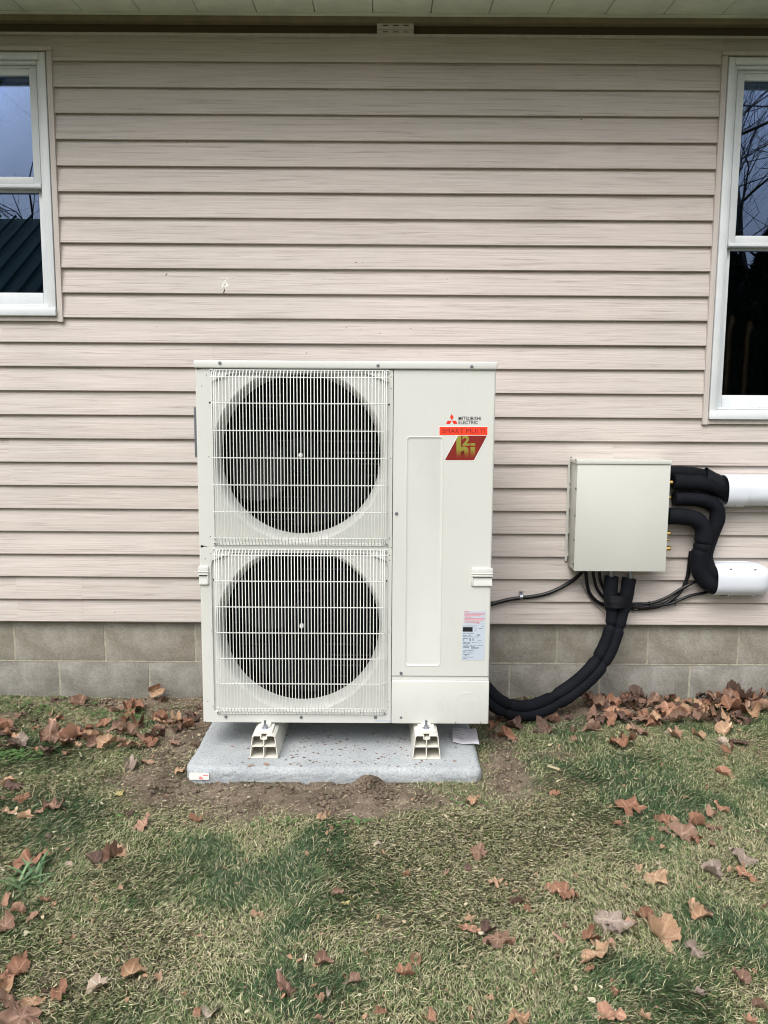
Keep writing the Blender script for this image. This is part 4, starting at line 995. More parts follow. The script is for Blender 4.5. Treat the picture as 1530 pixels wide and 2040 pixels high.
dc = P(1427, 1160, YD); zc2 = P(1470, 1159, YD-.01).z; hh2 = (P(1480, 1127, YD+.03).z-P(1480, 1192, YD+.03).z)/2
duct(dc.x, P(1531, 1160, YD).x+.035, zc2, hh2, .10, 'lower short white duct with a rounded right end taking two foam pipes', dome=True)

# ================================================================== GRASS
def blades(name, n, xr, yr, seedk, length, width, colf, dens, lift, zup=.004, label=None, flat=.5):
    x = RNG.uniform(*xr, n); y = RNG.uniform(*yr, n)
    keep = RNG.random(n) < dens(x, y); x, y = x[keep], y[keep]
    ok = ~((x > PX0-.004) & (x < PX1+.004) & (y > PY0-.004)) & (y < FB-.01); x, y = x[ok], y[ok]; n = len(x)
    ln = length(x, y, n); wd = width*(RNG.uniform(.6, 1.3, n))
    ang = (vnoise(x*3.2+4, y*3.2+8, seedk, 3)-.5)*8+RNG.normal(0, 1.0, n)
    el = np.clip(RNG.normal(lift, .30, n), .03, 1.35)
    dx, dy = np.cos(ang), np.sin(ang); z0 = gz(x, y)-.002+RNG.uniform(0, zup, n)
    bend = RNG.uniform(-.3, .6, n); side = RNG.normal(0, .12, n)
    sx_, sy_ = -dy, dx; vs = []
    pts = []
    for k, f in enumerate((0, .5, 1.0)):
        hx = ln*f*np.cos(el-bend*f*.8); hz = ln*f*np.sin(el)*(1-flat*f*.45)+.001
        px = x+dx*hx+sx_*side*ln*f*f; py = y+dy*hx+sy_*side*ln*f*f; pz = z0+np.maximum(hz, .0015)
        pts.append((px, py, pz))
    w = [wd*.5, wd*.42, wd*.02]
    tw = RNG.uniform(-.6, .6, n)
    V = np.zeros((n, 5, 3))
    for k in range(2):
        px, py, pz = pts[k]
        V[:, 2*k, 0] = px-sx_*w[k]; V[:, 2*k, 1] = py-sy_*w[k]; V[:, 2*k, 2] = pz-tw*w[k]
        V[:, 2*k+1, 0] = px+sx_*w[k]; V[:, 2*k+1, 1] = py+sy_*w[k]; V[:, 2*k+1, 2] = pz+tw*w[k]
    V[:, 4, 0], V[:, 4, 1], V[:, 4, 2] = pts[2]
    me = bpy.data.meshes.new(name); me.vertices.add(n*5); me.vertices.foreach_set('co', V.reshape(-1))
    b = np.arange(n)*5
    lv = np.stack([b, b+1, b+3, b+2, b+2, b+3, b+4], -1).reshape(-1)
    me.loops.add(n*7); me.loops.foreach_set('vertex_index', lv); me.polygons.add(n*2)
    ls = np.stack([np.arange(n)*7, np.arange(n)*7+4], -1).reshape(-1); lt = np.tile([4, 3], n)
    me.polygons.foreach_set('loop_start', ls); me.polygons.foreach_set('loop_total', lt); me.update()
    col = colf(x, y, n); cv = np.ones((n, 5, 4)); cv[:, :, :3] = col[:, None, :]
    at = me.color_attributes.new('col', 'FLOAT_COLOR', 'POINT'); at.data.foreach_set('color', cv.reshape(-1)); me.materials.append(M_GRASS)
    o = link(name, me); tag(o, label, 'grass', kind='stuff'); return o
def lushf(x, y):
    wx = x+(vnoise(x*6, y*6, 41, 3)-.5)*.35; wy = y+(vnoise(x*6+7, y*6+2, 42, 3)-.5)*.35
    return np.clip(.42+.85*ell(LUSH, wx, wy)-1.05*ell(STRAW, wx, wy)+(vnoise(x*5.1, y*5.1, 21, 5)-.5)*2.2, 0, 1)
def gcol(x, y, n):
    L_ = lushf(x, y)[:, None]; r = RNG.random(n)[:, None]
    a = np.array([.130, .188, .058]); b = np.array([.042, .086, .032])
    c = a*(1-L_)+b*L_; c = c*(.35+1.45*r**1.6); st = (RNG.random(n) < (.34-.20*L_[:, 0]))[:, None]
    return np.where(st, np.array([.46, .45, .27])*(.4+.9*r), c)
def scol(x, y, n):
    r = RNG.random(n)[:, None]; k = RNG.random(n)[:, None]
    return (np.array([.60, .55, .36])*(1-k**1.6)+np.array([.20, .15, .09])*k**1.6)*(.35+.9*r)
XR, YR = (-2.15, 2.15), (1.05, 3.36)
inview = lambda x, y: np.where(np.abs(x) < .30+.52*y, 1.0, .35)
gd = lambda x, y: np.clip(1.08-1.35*bare(x, y), .02, 1)*(.55+.45*lushf(x, y))*inview(x, y)
sd_ = lambda x, y: np.clip(1.0-.55*bare(x, y), .34, 1)*(1-.85*lushf(x, y))*.86*inview(x, y)
blades('grass', 900000, XR, YR, 31, lambda x, y, n: RNG.uniform(.008, .026, n)*(.75+.45*lushf(x, y)), .0014, gcol, gd, .50, label='short matted green lawn grass around the pad')
blades('dry_grass', 360000, XR, YR, 31, lambda x, y, n: RNG.uniform(.007, .025, n), .0012, scol, sd_, .18, zup=.011, label='dry straw-coloured thatch mixed through the lawn')
blades('grass_fringe', 60000, (-6, 6), (-1.0, 3.3), 33, lambda x, y, n: RNG.uniform(.03, .06, n), .005, gcol, lambda x, y: ((np.abs(x) > 2.1) | (y < 1.1))*1.0, .5, label='lawn grass farther out beyond the framed area')
# thin stray stems at the pad and wall edges
strays = [(G(px, py), s_) for px, py, s_ in ((50,1590,.05),(112,1590,.05),(122,1600,.05),(240,1545,.04),(200,1400,.02),(1420,1440,.03),(1340,1590,.03),(1345,1780,.04),(1500,1700,.05),(1190,1850,.03),(395,1545,.02),(415,1550,.02),(1470,1400,.03),(880,1545,.02))]
mb = MB()
for p, s_ in strays:
    for k in range(4):
        a = random.uniform(0, 6.3); q = p+Vector((random.gauss(0, .012), random.gauss(0, .012), gz1(p.x, p.y))); mb.tube(smooth_path([q, q+Vector((math.cos(a)*s_*.2, math.sin(a)*s_*.2, s_*.6)), q+Vector((math.cos(a)*s_*.5, math.sin(a)*s_*.5, s_))], 2), [.0009]*4+[.0004], 4)
M_STRAW = plain('straw', (.40, .35, .22), .7, var=.2)
tag(mb.build('dry_stems', M_STRAW), 'loose dry straw stems standing up from the lawn', 'grass', kind='stuff')

# ================================================================== SOIL CLODS AND LITTER
def icos(sub=1):
    bm = bmesh.new(); bmesh.ops.create_icosphere(bm, subdivisions=sub, radius=1); v = np.array([x.co[:] for x in bm.verts]); f = np.array([[a.index for a in x.verts] for x in bm.faces]); bm.free(); return v, f
iv, if_ = icos(1)
def scatter(name, n, xs, ys, size, mat, label, cat, zadd=0, colf=None):
    xs, ys = np.asarray(xs), np.asarray(ys); n = len(xs); sz = size(n)
    V = iv[None]*(1+RNG.normal(0, .22, (n, len(iv), 1))); V = V*np.stack([RNG.uniform(.7, 1.4, n), RNG.uniform(.7, 1.4, n), RNG.uniform(.5, .9, n)], -1)[:, None, :]
    V = V*sz[:, None, None]; z = gz(xs, ys)+sz*.25+zadd
    V = V+np.stack([xs, ys, z], -1)[:, None, :]; F = (if_[None]+(np.arange(n)*len(iv))[:, None, None]).reshape(-1, 3)
    me = bpy.data.meshes.new(name); me.vertices.add(n*len(iv)); me.vertices.foreach_set('co', V.reshape(-1)); me.loops.add(F.size); me.loops.foreach_set('vertex_index', F.reshape(-1))
    me.polygons.add(len(F)); me.polygons.foreach_set('loop_start', np.arange(len(F))*3); me.polygons.foreach_set('loop_total', np.full(len(F), 3)); me.update(); me.materials.append(mat)
    return tag(link(name, me), label, cat, kind='stuff')
n = 60000; x = RNG.uniform(-1.9, 1.9, n); y = RNG.uniform(2.0, 3.36, n); kp = (RNG.random(n) < np.clip(bare(x, y)-.2, 0, 1)**1.3*.95) & ~((x > PX0) & (x < PX1) & (y > PY0)); x, y = x[kp], y[kp]
scatter('soil_clods', 0, x, y, lambda n: .0016+.0085*RNG.random(n)**4, M_SOIL, 'crumbs of loose brown soil around the concrete pad', 'soil')
c = G(735, 1574); x = RNG.normal(c.x, .050, 1400); y = RNG.normal(c.y, .030, 1400); kp = y < PY0-.004
scatter('soil_mound_crumbs', 0, x[kp], y[kp], lambda n: .002+.007*RNG.random(n)**2, M_SOIL, 'heap of crumbly turned soil against the front edge of the pad', 'soil')
n_ = 420; x = RNG.normal(-.12, .26, n_); y = RNG.uniform(PY0+.02, 2.9, n_)
kp = (x > PX0+.03) & (x < PX1-.03)
vsx, vsy = x[kp], y[kp]
# crumbs on the pad top
nn_ = len(vsx); sz = .0008+.0030*RNG.random(nn_)**3
V = iv[None]*(1+RNG.normal(0, .25, (nn_, len(iv), 1)))*sz[:, None, None]*np.array([1.5, 1.1, .5])+np.stack([vsx, vsy, np.full(nn_, PZ+.001)], -1)[:, None, :]
mb = MB(); me = bpy.data.meshes.new('pad_crumbs'); F = (if_[None]+(np.arange(nn_)*len(iv))[:, None, None]).reshape(-1, 3)
me.from_pydata(V.reshape(-1, 3).tolist(), [], F.tolist()); me.materials.append(plain('leaf_crumbs', (.17, .10, .06), .9, var=.3)); tag(link('pad_crumbs', me), 'brown leaf crumbs and soil scattered on the pad top', 'debris', kind='stuff')

# ================================================================== DEAD LEAVES
LEAFCOL = {'rust': ((.20, .098, .058), (.29, .155, .10)), 'brown': ((.17, .095, .065), (.26, .165, .12)), 'dark': ((.075, .044, .034), (.13, .082, .062)),
           'tan': ((.37, .225, .135), (.46, .30, .195)), 'pale': ((.44, .35, .27), (.54, .45, .36)), 'orange': ((.29, .145, .088), (.37, .21, .14)),
           'grey': ((.22, .17, .14), (.32, .26, .22)), 'yellow': ((.50, .42, .17), (.60, .54, .26)), 'pink': ((.36, .21, .145), (.47, .29, .21))}
LM = {}
for nme, (c0, c1) in LEAFCOL.items():
    t = MT('leaf_'+nme, .6, spec=.3); oi = t.N.new('ShaderNodeObjectInfo'); v = t.map(rnd=True)
    n1 = t.noise(v, 28, 6, .65); n2 = t.noise(v, 160, 4, .7)
    c = t.mix(oi.outputs['Random'], c0, c1)
    c = t.mix(.9, c, t.ramp(n1, [(.30, (.42, .37, .36)), (.50, (1, 1, 1)), (.75, (1.35, 1.28, 1.22))]), 'MULTIPLY')
    c = t.mix(.5, c, t.ramp(n2, [(.33, (.45, .42, .40)), (.48, (1, 1, 1))]), 'MULTIPLY')
    an = t.N.new('ShaderNodeAttribute'); an.attribute_name = 'vein'
    c = t.mix(t.math('MULTIPLY', an.outputs['Fac'], .55), c, tuple(min(.7, x*1.7+.04) for x in c1)); t.col(c)
    t.bump(t.math('ADD', n1, t.math('MULTIPLY', an.outputs['Fac'], .8)), .0025, .8)
    LM[nme] = t.m
def leaf_mesh(kind, seed):
    r = random.Random(seed); nT, nR = 44, 6
    lob = [(-.0, .96, .26), (.95, r.uniform(.66, .86), .26), (-.95, r.uniform(.66, .86), .26), (1.95, .58, .3), (-1.95, .58, .3)]     # angle, reach, width
    vs = [(0, 0, 0)]; vein = [1.0]; ox, oz = r.uniform(0, 50), r.uniform(0, 50)
    fold = r.uniform(-.20, .60); curlx = r.uniform(-.6, 1.5); curly = r.uniform(-.9, 1.6)
    if kind == 'flat': fold *= .7; curlx *= .6; curly *= .7
    if kind == 'curl': curlx = r.choice((-1, 1))*r.uniform(1.2, 2.0); fold = r.uniform(.2, .6)
    bite = [(r.uniform(-3, 3), r.uniform(.15, .55)) for _ in range(r.randint(1, 3))]
    for i in range(1, nR+1):
        f = i/nR
        for j in range(nT):
            th = -math.pi+2*math.pi*j/nT
            if kind == 'flat':
                rad = .60+.34*mnoise.noise(Vector((math.cos(th)*1.3+seed*3.1, math.sin(th)*1.3, 0)))+.22*mnoise.noise(Vector((math.cos(th)*4+seed, math.sin(th)*4, 5)))
                ca = seed*1.7; dd = math.cos(th-ca); rad = min(rad, .34/dd) if dd > .05 else rad
                rad += .02*math.cos(th*13+seed)*f
            elif kind == 'oval': rad = .50+.14*math.cos(2*th)+.06*math.cos(th)
            else:
                rad = .62 if abs(th) < 2.4 else .5
                for a, L_, w in lob: rad = max(rad, .50+(L_*.93-.50)*math.exp(-(abs(math.remainder(th-a, 2*math.pi))/(w*1.35))**1.5))
                rad += .035*math.cos(th*17+seed)*f
                if abs(th) > 2.75: rad *= .72
            for a, d in bite: rad *= 1-d*math.exp(-((math.remainder(th-a, 2*math.pi))/.28)**2)*f
            rad *= 1+.05*mnoise.noise(Vector((th*2, seed, 0)))
            x, y = rad*f*math.cos(th), rad*f*math.sin(th)
            z = fold*abs(y)*.8+curlx*.22*x*x+curly*.22*y*y
            z += .40*mnoise.noise(Vector((x*2.2+ox, y*2.2+oz, seed)))*f+.16*abs(mnoise.noise(Vector((x*5+ox, y*5, seed))))
            # crisped, curling rim
            z += r.uniform(-.02, .02)*f+(.10*f**4)*mnoise.noise(Vector((th*3, seed*1.7, 2)))
            if kind == 'curl':          # roll round the midrib
                a = y*2.2; x2 = x; y2 = math.sin(a)/2.2; z = z*.5+(1-math.cos(a))/2.2; y = y2
            vs.append((x, y, z))
            vv = 0
            for a, L_, w in lob:
                d = abs(math.remainder(th-a, 2*math.pi))*f
                vv = max(vv, 1-d*14)
            vein.append(max(0, vv))
    fs = [(0, 1+j, 1+(j+1) % nT) for j in range(nT)]
    for i in range(nR-1):
        for j in range(nT):
            a = 1+i*nT+j; b = 1+i*nT+(j+1) % nT; fs.append((a, a+nT, b+nT, b))
    zmin = min(v[2] for v in vs); vs = [(x, y, z-zmin) for x, y, z in vs]
    z0 = -zmin; n0 = len(vs)                 # leaf stalk
    st = MB().tube(smooth_path([(0, 0, z0+.005), (-.4, r.uniform(-.1, .1), z0+.02), (-.85, r.uniform(-.25, .25), z0+r.uniform(-.05, .12))], 3), [.016]*4+[.010]*3, 4)
    vs += st.v; fs += [tuple(i+n0 for i in f) for f in st.f]; vein += [1]*len(st.v)
    me = bpy.data.meshes.new('leaf'); me.from_pydata(vs, [], fs); me.polygons.foreach_set('use_smooth', [True]*len(me.polygons))
    a = me.attributes.new('vein', 'FLOAT', 'POINT'); a.data.foreach_set('value', vein)
    cs = max(max(abs(v[0]), abs(v[1])) for v in vs[:n0]); me['half'] = cs
    return me
LV = {'lobed': [leaf_mesh('lobed', s) for s in range(9)], 'flat': [leaf_mesh('flat', 20+s) for s in range(12)], 'curl': [leaf_mesh('curl', 40+s) for s in range(8)], 'oval': [leaf_mesh('oval', 60+s) for s in range(4)]}
_mc = {}
def leafmat(me, cname):
    k = (me.name, cname)
    if k not in _mc:
        m2 = me.copy(); m2.materials.clear(); m2.materials.append(LM[cname]); _mc[k] = m2
    return _mc[k]
# photograph position, width in pixels, colour
LEAVES = '''128 1377 26 dark;159 1396 44 brown;110 1390 26 dark;41 1421 24 brown;100 1418 22 tan;113 1426 30 pink;312 1384 36 tan;254 1406 36 rust;271 1412 52 rust;233 1411 28 brown
8 1455 52 rust;25 1466 44 rust;36 1471 38 tan;33 1487 42 grey;71 1491 20 orange;102 1491 32 dark;96 1464 58 brown;145 1470 68 rust;167 1457 34 rust;192 1469 32 tan;189 1480 38 brown;217 1487 48 tan;233 1458 36 brown;257 1466 52 brown;277 1447 48 rust;263 1491 46 pink;288 1487 24 orange;294 1475 38 brown;316 1455 38 brown;321 1439 38 rust;349 1442 38 tan;384 1433 38 dark;395 1406 18 dark
258 1527 48 grey;294 1517 30 pink;357 1532 26 tan;14 1558 38 tan;30 1562 38 dark;41 1586 36 rust;3 1585 22 brown;80 1614 30 pink;110 1609 38 brown;16 1616 26 tan;52 1627 38 tan;239 1584 30 yellow;286 1642 46 pink;387 1628 34 rust;252 1623 26 dark;239 1694 36 tan
228 1705 54 brown;187 1717 42 dark;61 1722 76 rust;4 1804 34 orange;92 1795 24 orange;105 1802 16 orange;31 1817 36 pink;65 1826 26 pink;12 1845 54 brown;240 1765 15 pink;143 1863 16 tan;42 1907 30 rust;37 1930 48 rust;14 1947 42 rust;10 1967 42 tan;119 1972 48 rust;92 1974 22 dark;63 1999 44 tan;17 2003 48 brown;44 2028 80 brown;260 1938 50 tan;320 1940 24 pink;199 1960 46 pale;104 2013 11 pink;391 2016 24 orange;418 2018 44 pale;510 1821 30 tan;367 1980 15 rust;386 1857 16 brown;139 1721 17 pale
943 1591 38 tan;656 1613 19 orange;639 1625 24 tan;751 1679 19 pale;950 1699 40 brown;932 1730 20 dark;887 1738 20 pink;986 1760 31 tan;808 1742 19 rust;670 1779 26 brown;646 1784 13 grey;687 1800 14 yellow;700 1791 16 yellow;932 1854 34 orange;935 1833 21 tan;972 1859 40 dark;993 1877 56 brown;830 1915 40 orange;809 1940 42 orange;643 1922 32 brown;687 1949 15 rust;707 1958 34 brown;568 1976 48 brown;636 1992 24 orange;656 1983 22 pale;724 1895 16 pale;755 2015 28 rust;857 2032 38 orange;978 1987 24 tan;938 2026 14 rust;634 2029 17 pink;558 1937 17 pale
1107 1581 31 orange;1251 1610 62 rust;1234 1640 26 orange;1365 1584 11 pink;1308 1628 24 rust;1329 1638 36 rust;1346 1634 26 pink;1357 1664 60 brown;1324 1655 32 brown;1391 1643 46 rust;1424 1652 28 brown;1391 1681 34 rust;1419 1683 20 brown;1296 1676 22 rust;1320 1692 16 tan;1421 1621 38 pink;1441 1610 34 orange;1483 1719 52 grey;1419 1744 48 grey;1457 1738 17 tan;1488 1749 34 orange;1305 1749 44 tan;1274 1735 22 tan;1313 1721 13 pale;1123 1785 60 rust;1093 1768 26 orange;1062 1771 12 rust;1029 1799 32 dark;1050 1809 22 rust;1069 1737 13 tan;1287 1828 40 rust;1215 1840 66 grey;1260 1844 32 pink;1225 1858 52 grey;1173 1870 46 rust;1215 1877 22 pink;1114 1872 27 pink;1128 1849 21 brown;1312 1866 84 tan;1376 1894 42 grey;1395 1830 44 tan;1377 1807 30 tan;1409 1818 24 brown;1525 1806 18 rust
1190 1911 82 tan;1175 1930 21 orange;1014 1878 32 rust;1066 1937 13 orange;1221 1956 15 orange;1227 1977 23 rust;1476 1951 36 brown;1509 2003 32 brown;1210 2027 52 orange;1026 2034 48 tan;1282 2024 26 tan;1499 2038 26 orange;1391 1979 22 grey
1008 1468 40 rust;979 1464 30 dark;985 1448 30 rust;1027 1451 46 dark;1008 1436 28 brown;1085 1451 38 dark;1098 1434 44 brown;1044 1391 20 dark;1012 1399 22 brown;1184 1458 40 brown;1247 1485 60 rust;1234 1474 42 dark;1280 1462 38 brown;1252 1451 24 tan;1297 1446 26 orange;1351 1468 32 pink;1333 1462 22 pale;1388 1464 38 tan;1444 1458 44 tan;1474 1482 44 dark;1455 1498 40 rust;1437 1480 30 pale;1437 1539 38 orange
1160 1394 34 brown;1174 1402 46 brown;1191 1410 40 brown;1208 1398 36 dark;1221 1423 42 orange;1215 1408 36 rust;1243 1430 34 rust;1250 1405 34 dark;1269 1394 38 dark;1262 1410 36 brown;1280 1403 42 dark;1295 1408 38 brown;1269 1420 34 orange;1284 1433 38 rust;1306 1420 34 brown;1333 1426 42 orange;1322 1404 34 brown;1334 1396 38 brown;1351 1412 38 dark;1370 1404 34 rust;1360 1424 36 rust;1388 1424 48 brown;1405 1412 40 rust;1441 1386 46 rust;1425 1400 44 brown;1474 1400 60 dark;1488 1390 56 brown;1444 1406 52 brown;1429 1416 46 tan;1455 1424 50 rust;1482 1421 46 brown;1519 1421 56 pink;1496 1434 52 tan;1426 1432 42 brown;1392 1441 40 brown;1510 1402 50 rust;1524 1392 44 brown;1352 1440 42 brown;1320 1442 38 dark;1130 1400 30 brown;1205 1438 30 brown;1408 1396 34 dark;1462 1440 42 brown;1468 1386 40 dark;1298 1393 32 brown'''
BIG = {(61,1722):'flat',(44,2028):'flat',(1251,1610):'flat',(1357,1664):'flat',(1123,1785):'flat',(1215,1840):'flat',(1312,1866):'curl',(1190,1911):'flat',(312,1384):'curl',(145,1470):'curl',(1488,1390):'curl',(1441,1386):'curl',
       (972,1859):'curl',(993,1877):'flat',(932,1854):'oval',(1333,1426):'oval',(1476,1951):'curl',(809,1940):'curl',(286,1642):'flat',(943,1591):'flat',(1107,1581):'flat',(260,1938):'curl'}
items = []
for row in LEAVES.replace('\n', ';').split(';'):
    a = row.split(); items.append((int(a[0]), int(a[1]), int(a[2]), a[3]))
def zone(px, py):
    if px < 420:
        if py < 1435: return 'by the foundation at left'
        if py < 1500: return 'in the leaf drift left of the pad'
        if py < 1600: return 'on patchy turf left of the pad'
        if py < 1680: return 'on grass below the pad left corner'
        if py < 1790: return 'near the green weed clump'
        if py < 1890: return 'just below the green weed clump'
        return 'in the bottom left corner' if px < 150 else 'at the bottom, left of centre'
    if py < 1480 and px < 1150: return 'under the thick black pipe bend'
    if px > 950 and py < 1448: return 'in the pile against the blocks' if px < 1395 else 'in the far right wall heap'
    if px > 950 and py < 1500: return 'on grass in front of the wall pile'
    if px > 1050 and py < 1625: return 'on dark turf right of the pad'
    if px > 1200 and py < 1700: return 'in the right mid lawn scatter'
    if px > 1250 and py < 1770: return 'on pale grass at far right'
    if px > 1250 and py < 1900: return 'on the lower right lawn'
    if px > 1000 and py < 1830: return 'on the lawn right of centre'
    if px > 1000 and py < 1945: return 'in the lower right leaf cluster'
    if px > 1000: return 'along the bottom right edge'
    if py < 1680: return 'just below the pad front edge'
    if py < 1830: return 'on the middle lawn'
    if py < 1910: return 'on the lower middle lawn'
    return 'near the bottom centre edge'
CW = {'rust': 'rust-brown', 'brown': 'mid-brown', 'dark': 'dark brown', 'tan': 'tan', 'pale': 'pale beige', 'orange': 'orange', 'grey': 'grey-brown', 'yellow': 'yellowish', 'pink': 'pinkish-brown'}
rx = random.Random(5)
for _ in range(34): items.append((rx.randint(2, 395), rx.randint(1436, 1496), rx.randint(20, 36), rx.choice(['brown', 'dark', 'rust', 'brown', 'tan'])))
for _ in range(10): items.append((rx.randint(2, 395), rx.randint(1386, 1432), rx.randint(14, 26), rx.choice(['brown', 'dark', 'rust', 'brown'])))
for _ in range(46):
    ax = rx.randint(1160, 1528); items.append((ax, rx.randint(1390 if ax > 1400 else 1398, 1446), rx.randint(22, 40), rx.choice(['brown', 'dark', 'rust', 'brown', 'dark', 'tan'])))
for _ in range(12): items.append((rx.randint(990, 1150), rx.randint(1396, 1475), rx.randint(18, 32), rx.choice(['brown', 'dark', 'brown'])))
recs = []
for i, (px, py, sz, cn) in enumerate(items):
    rr = random.Random(i*7+1)
    kind = BIG.get((px, py)) or rr.choice(['lobed', 'flat', 'flat', 'curl', 'curl', 'curl', 'oval'] if sz < 40 else ['lobed', 'flat', 'curl', 'curl'])
    p = G(px, py, .012); dist = math.hypot(p.y, H); wid = sz/FPX*dist*1.02
    me_ = leafmat(rr.choice(LV[kind]), cn)
    wall = p.y > FB-.09
    if wall: p.y = FB-.045-rr.random()*.04
    sc = wid/2/(.74 if kind != 'oval' else .58)*(1.06 if sz > 30 else 1)
    pile = 0
    if py < 1446 and px > 1120:            # pile heaped against the wall
        pile = max(0, P(px, py+10, p.y).z)*.6; pile = min(max(pile, .01)+rr.random()*.008, .10)
    elif 1430 < py < 1500 and px < 420: pile = rr.random()*.018
    o = link('dead_leaf', me_)
    onp = PX0-.02 < p.x < PX1+.02 and p.y > PY0
    o.location = (p.x, p.y, gz1(p.x, p.y)+.004+pile); o.scale = (sc, sc*rr.uniform(.62, 1.0), sc*rr.uniform(.9, 1.4))
    tilt = 26 if pile > .02 else 13
    o.rotation_euler = (R(rr.gauss(tilt*.25, tilt)), R(rr.gauss(0, tilt)), rr.uniform(0, 6.28))
    if (px, py) == (312, 1384): o.rotation_euler = (R(68), R(-18), R(20)); o.location = (p.x, FB-.03, .035)
    szw = 'large' if sz >= 46 else ('medium' if sz >= 28 else 'small')
    shp = {'lobed': 'lobed', 'flat': 'ragged', 'curl': 'curled', 'oval': 'rounded'}[kind]
    recs.append((o, (szw, CW[cn], shp, zone(px, py)), px))
ORD = ['first', 'second', 'third', 'fourth', 'fifth', 'sixth', 'seventh', 'eighth', 'ninth', 'tenth', 'eleventh', 'twelfth', 'thirteenth', 'fourteenth', 'fifteenth', 'sixteenth', 'seventeenth', 'eighteenth', 'nineteenth', 'twentieth']
by = {}
for o, k, px in recs: by.setdefault(k, []).append((px, o))
for k, lst in by.items():
    lst.sort(key=lambda q: q[0]); base = '%s %s %s leaf %s' % k
    for i, (px, o) in enumerate(lst):
        lab = base if len(lst) == 1 else (base+(', the left one' if i == 0 else ', the right one') if len(lst) == 2 else base+', %s from the left' % ORD[i])
        tag(o, lab, 'leaf', 'dead leaves lying on the ground')
# small fragments between them
nf = 1500; x = RNG.uniform(-1.9, 1.9, nf); y = RNG.uniform(1.3, 3.34, nf)
ok = ~((x > PX0) & (x < PX1) & (y > PY0)); x, y = x[ok], y[ok]; nf = len(x)
z = gz(x, y)+.011; V = []; F = []; CL = []
for i in range(nf):
    s_ = .0025+.007*random.random()**2; a = random.uniform(0, 6.28); asp = random.uniform(.25, .8); tx, ty = random.gauss(0, .35), random.gauss(0, .35)
    col = random.choice(((.42, .37, .24), (.30, .18, .11), (.22, .13, .08), (.46, .42, .30), (.36, .22, .14))); k0 = len(V)
    for th in (0, 1.1, 2.1, 3.3, 4.2, 5.3):
        r_ = s_*(.7+.5*random.random()); u, w = r_*math.cos(th), r_*asp*math.sin(th)
        V.append((x[i]+u*math.cos(a)-w*math.sin(a), y[i]+u*math.sin(a)+w*math.cos(a), z[i]+u*tx+w*ty)); CL.append((*col, 1))
    F.append(tuple(range(k0, k0+6)))
me = bpy.data.meshes.new('leaf_fragments'); me.from_pydata(V, [], F); at = me.color_attributes.new('col', 'FLOAT_COLOR', 'POINT'); at.data.foreach_set('color', np.array(CL).reshape(-1)); me.materials.append(M_GRASS)
tag(link('leaf_fragments', me), 'small bits of broken leaves and chaff over the lawn', 'debris', kind='stuff')
# flat leaf litter on the pad
for px, py, s_, lab in ((500,1524,22,'thin brown leaf scrap on the pad below the left mounting rail, left piece'),(530,1521,26,'thin brown leaf scrap on the pad below the left mounting rail, right piece'),(462,1486,16,'curled brown leaf scrap on the pad left of the left mounting rail')):
    q = G(px, py, PZ+.003); o = link('leaf_scrap', leafmat(LV['flat'][px % 12], 'tan')); k = s_/FPX*2.9/2
    o.location = (q.x, q.y, PZ+.001); o.scale = (k, k*.5, k*.25); o.rotation_euler = (0, 0, px); tag(o, lab, 'leaf', 'leaf scraps on the pad')
# wood chips
for px, py, s_, rot, lab in ((1103,1530,24,-.5,'pale splinter of wood on the grass right of the pad'),):
    q = G(px, py, .015); k = s_/FPX*2.8/2; o = MB().rbox(-k, k, -.006, .006, -.002, .002, .001, 1).build('wood_chip', M_STRAW); o.location = (q.x, q.y, gz1(q.x, q.y)+.016); o.rotation_euler = (.1, .1, rot); tag(o, lab, 'wood chip')

# ================================================================== WEEDS
wc = G(62, 1765, 0); wz = gz1(wc.x, wc.y)
weed = tag(empty('weed_clump', (wc.x, wc.y, wz)), 'clump of broad green blades at the left edge of the lawn', 'weed')
t = MT('weed_blade', .45, spec=.4); v = t.map((1, 1, 1), rnd=True); t.col(t.ramp(t.noise(v, 9, 4), [(.3, (.055, .115, .050)), (.7, (.15, .24, .11))])); M_WEED = t.m
for k in range(34):
    r_ = random.Random(k); a = 2*math.pi*k/34*3.7+r_.uniform(-.3, .3); L_ = r_.uniform(.035, .11); el = r_.uniform(.2, 1.2); mb = MB(); vs = []
    w0 = r_.uniform(.0026, .0064); bx, by_ = r_.gauss(0, .024), r_.gauss(0, .016)
    for i in range(7):
        f = i/6; e_ = el-f*1.0; xx = L_*f*math.cos(el-f*.45); zz_ = L_*(f*math.sin(el)-f*f*.45*math.cos(el)); w = w0*(1-f**2.5)*(.7+.3*min(1, f*4))
        cx_, cy_ = bx+math.cos(a)*xx, by_+math.sin(a)*xx; zz_ = max(zz_, .004)
        vs += [(cx_-math.sin(a)*w, cy_+math.cos(a)*w, zz_+.0016), (cx_, cy_, zz_), (cx_+math.sin(a)*w, cy_-math.cos(a)*w, zz_+.0016)]
    mb.add(vs, [(i*3+j, i*3+j+1, i*3+j+4, i*3+j+3) for i in range(6) for j in range(2)]); mb.build('leaf_blade', M_WEED, weed, 60)
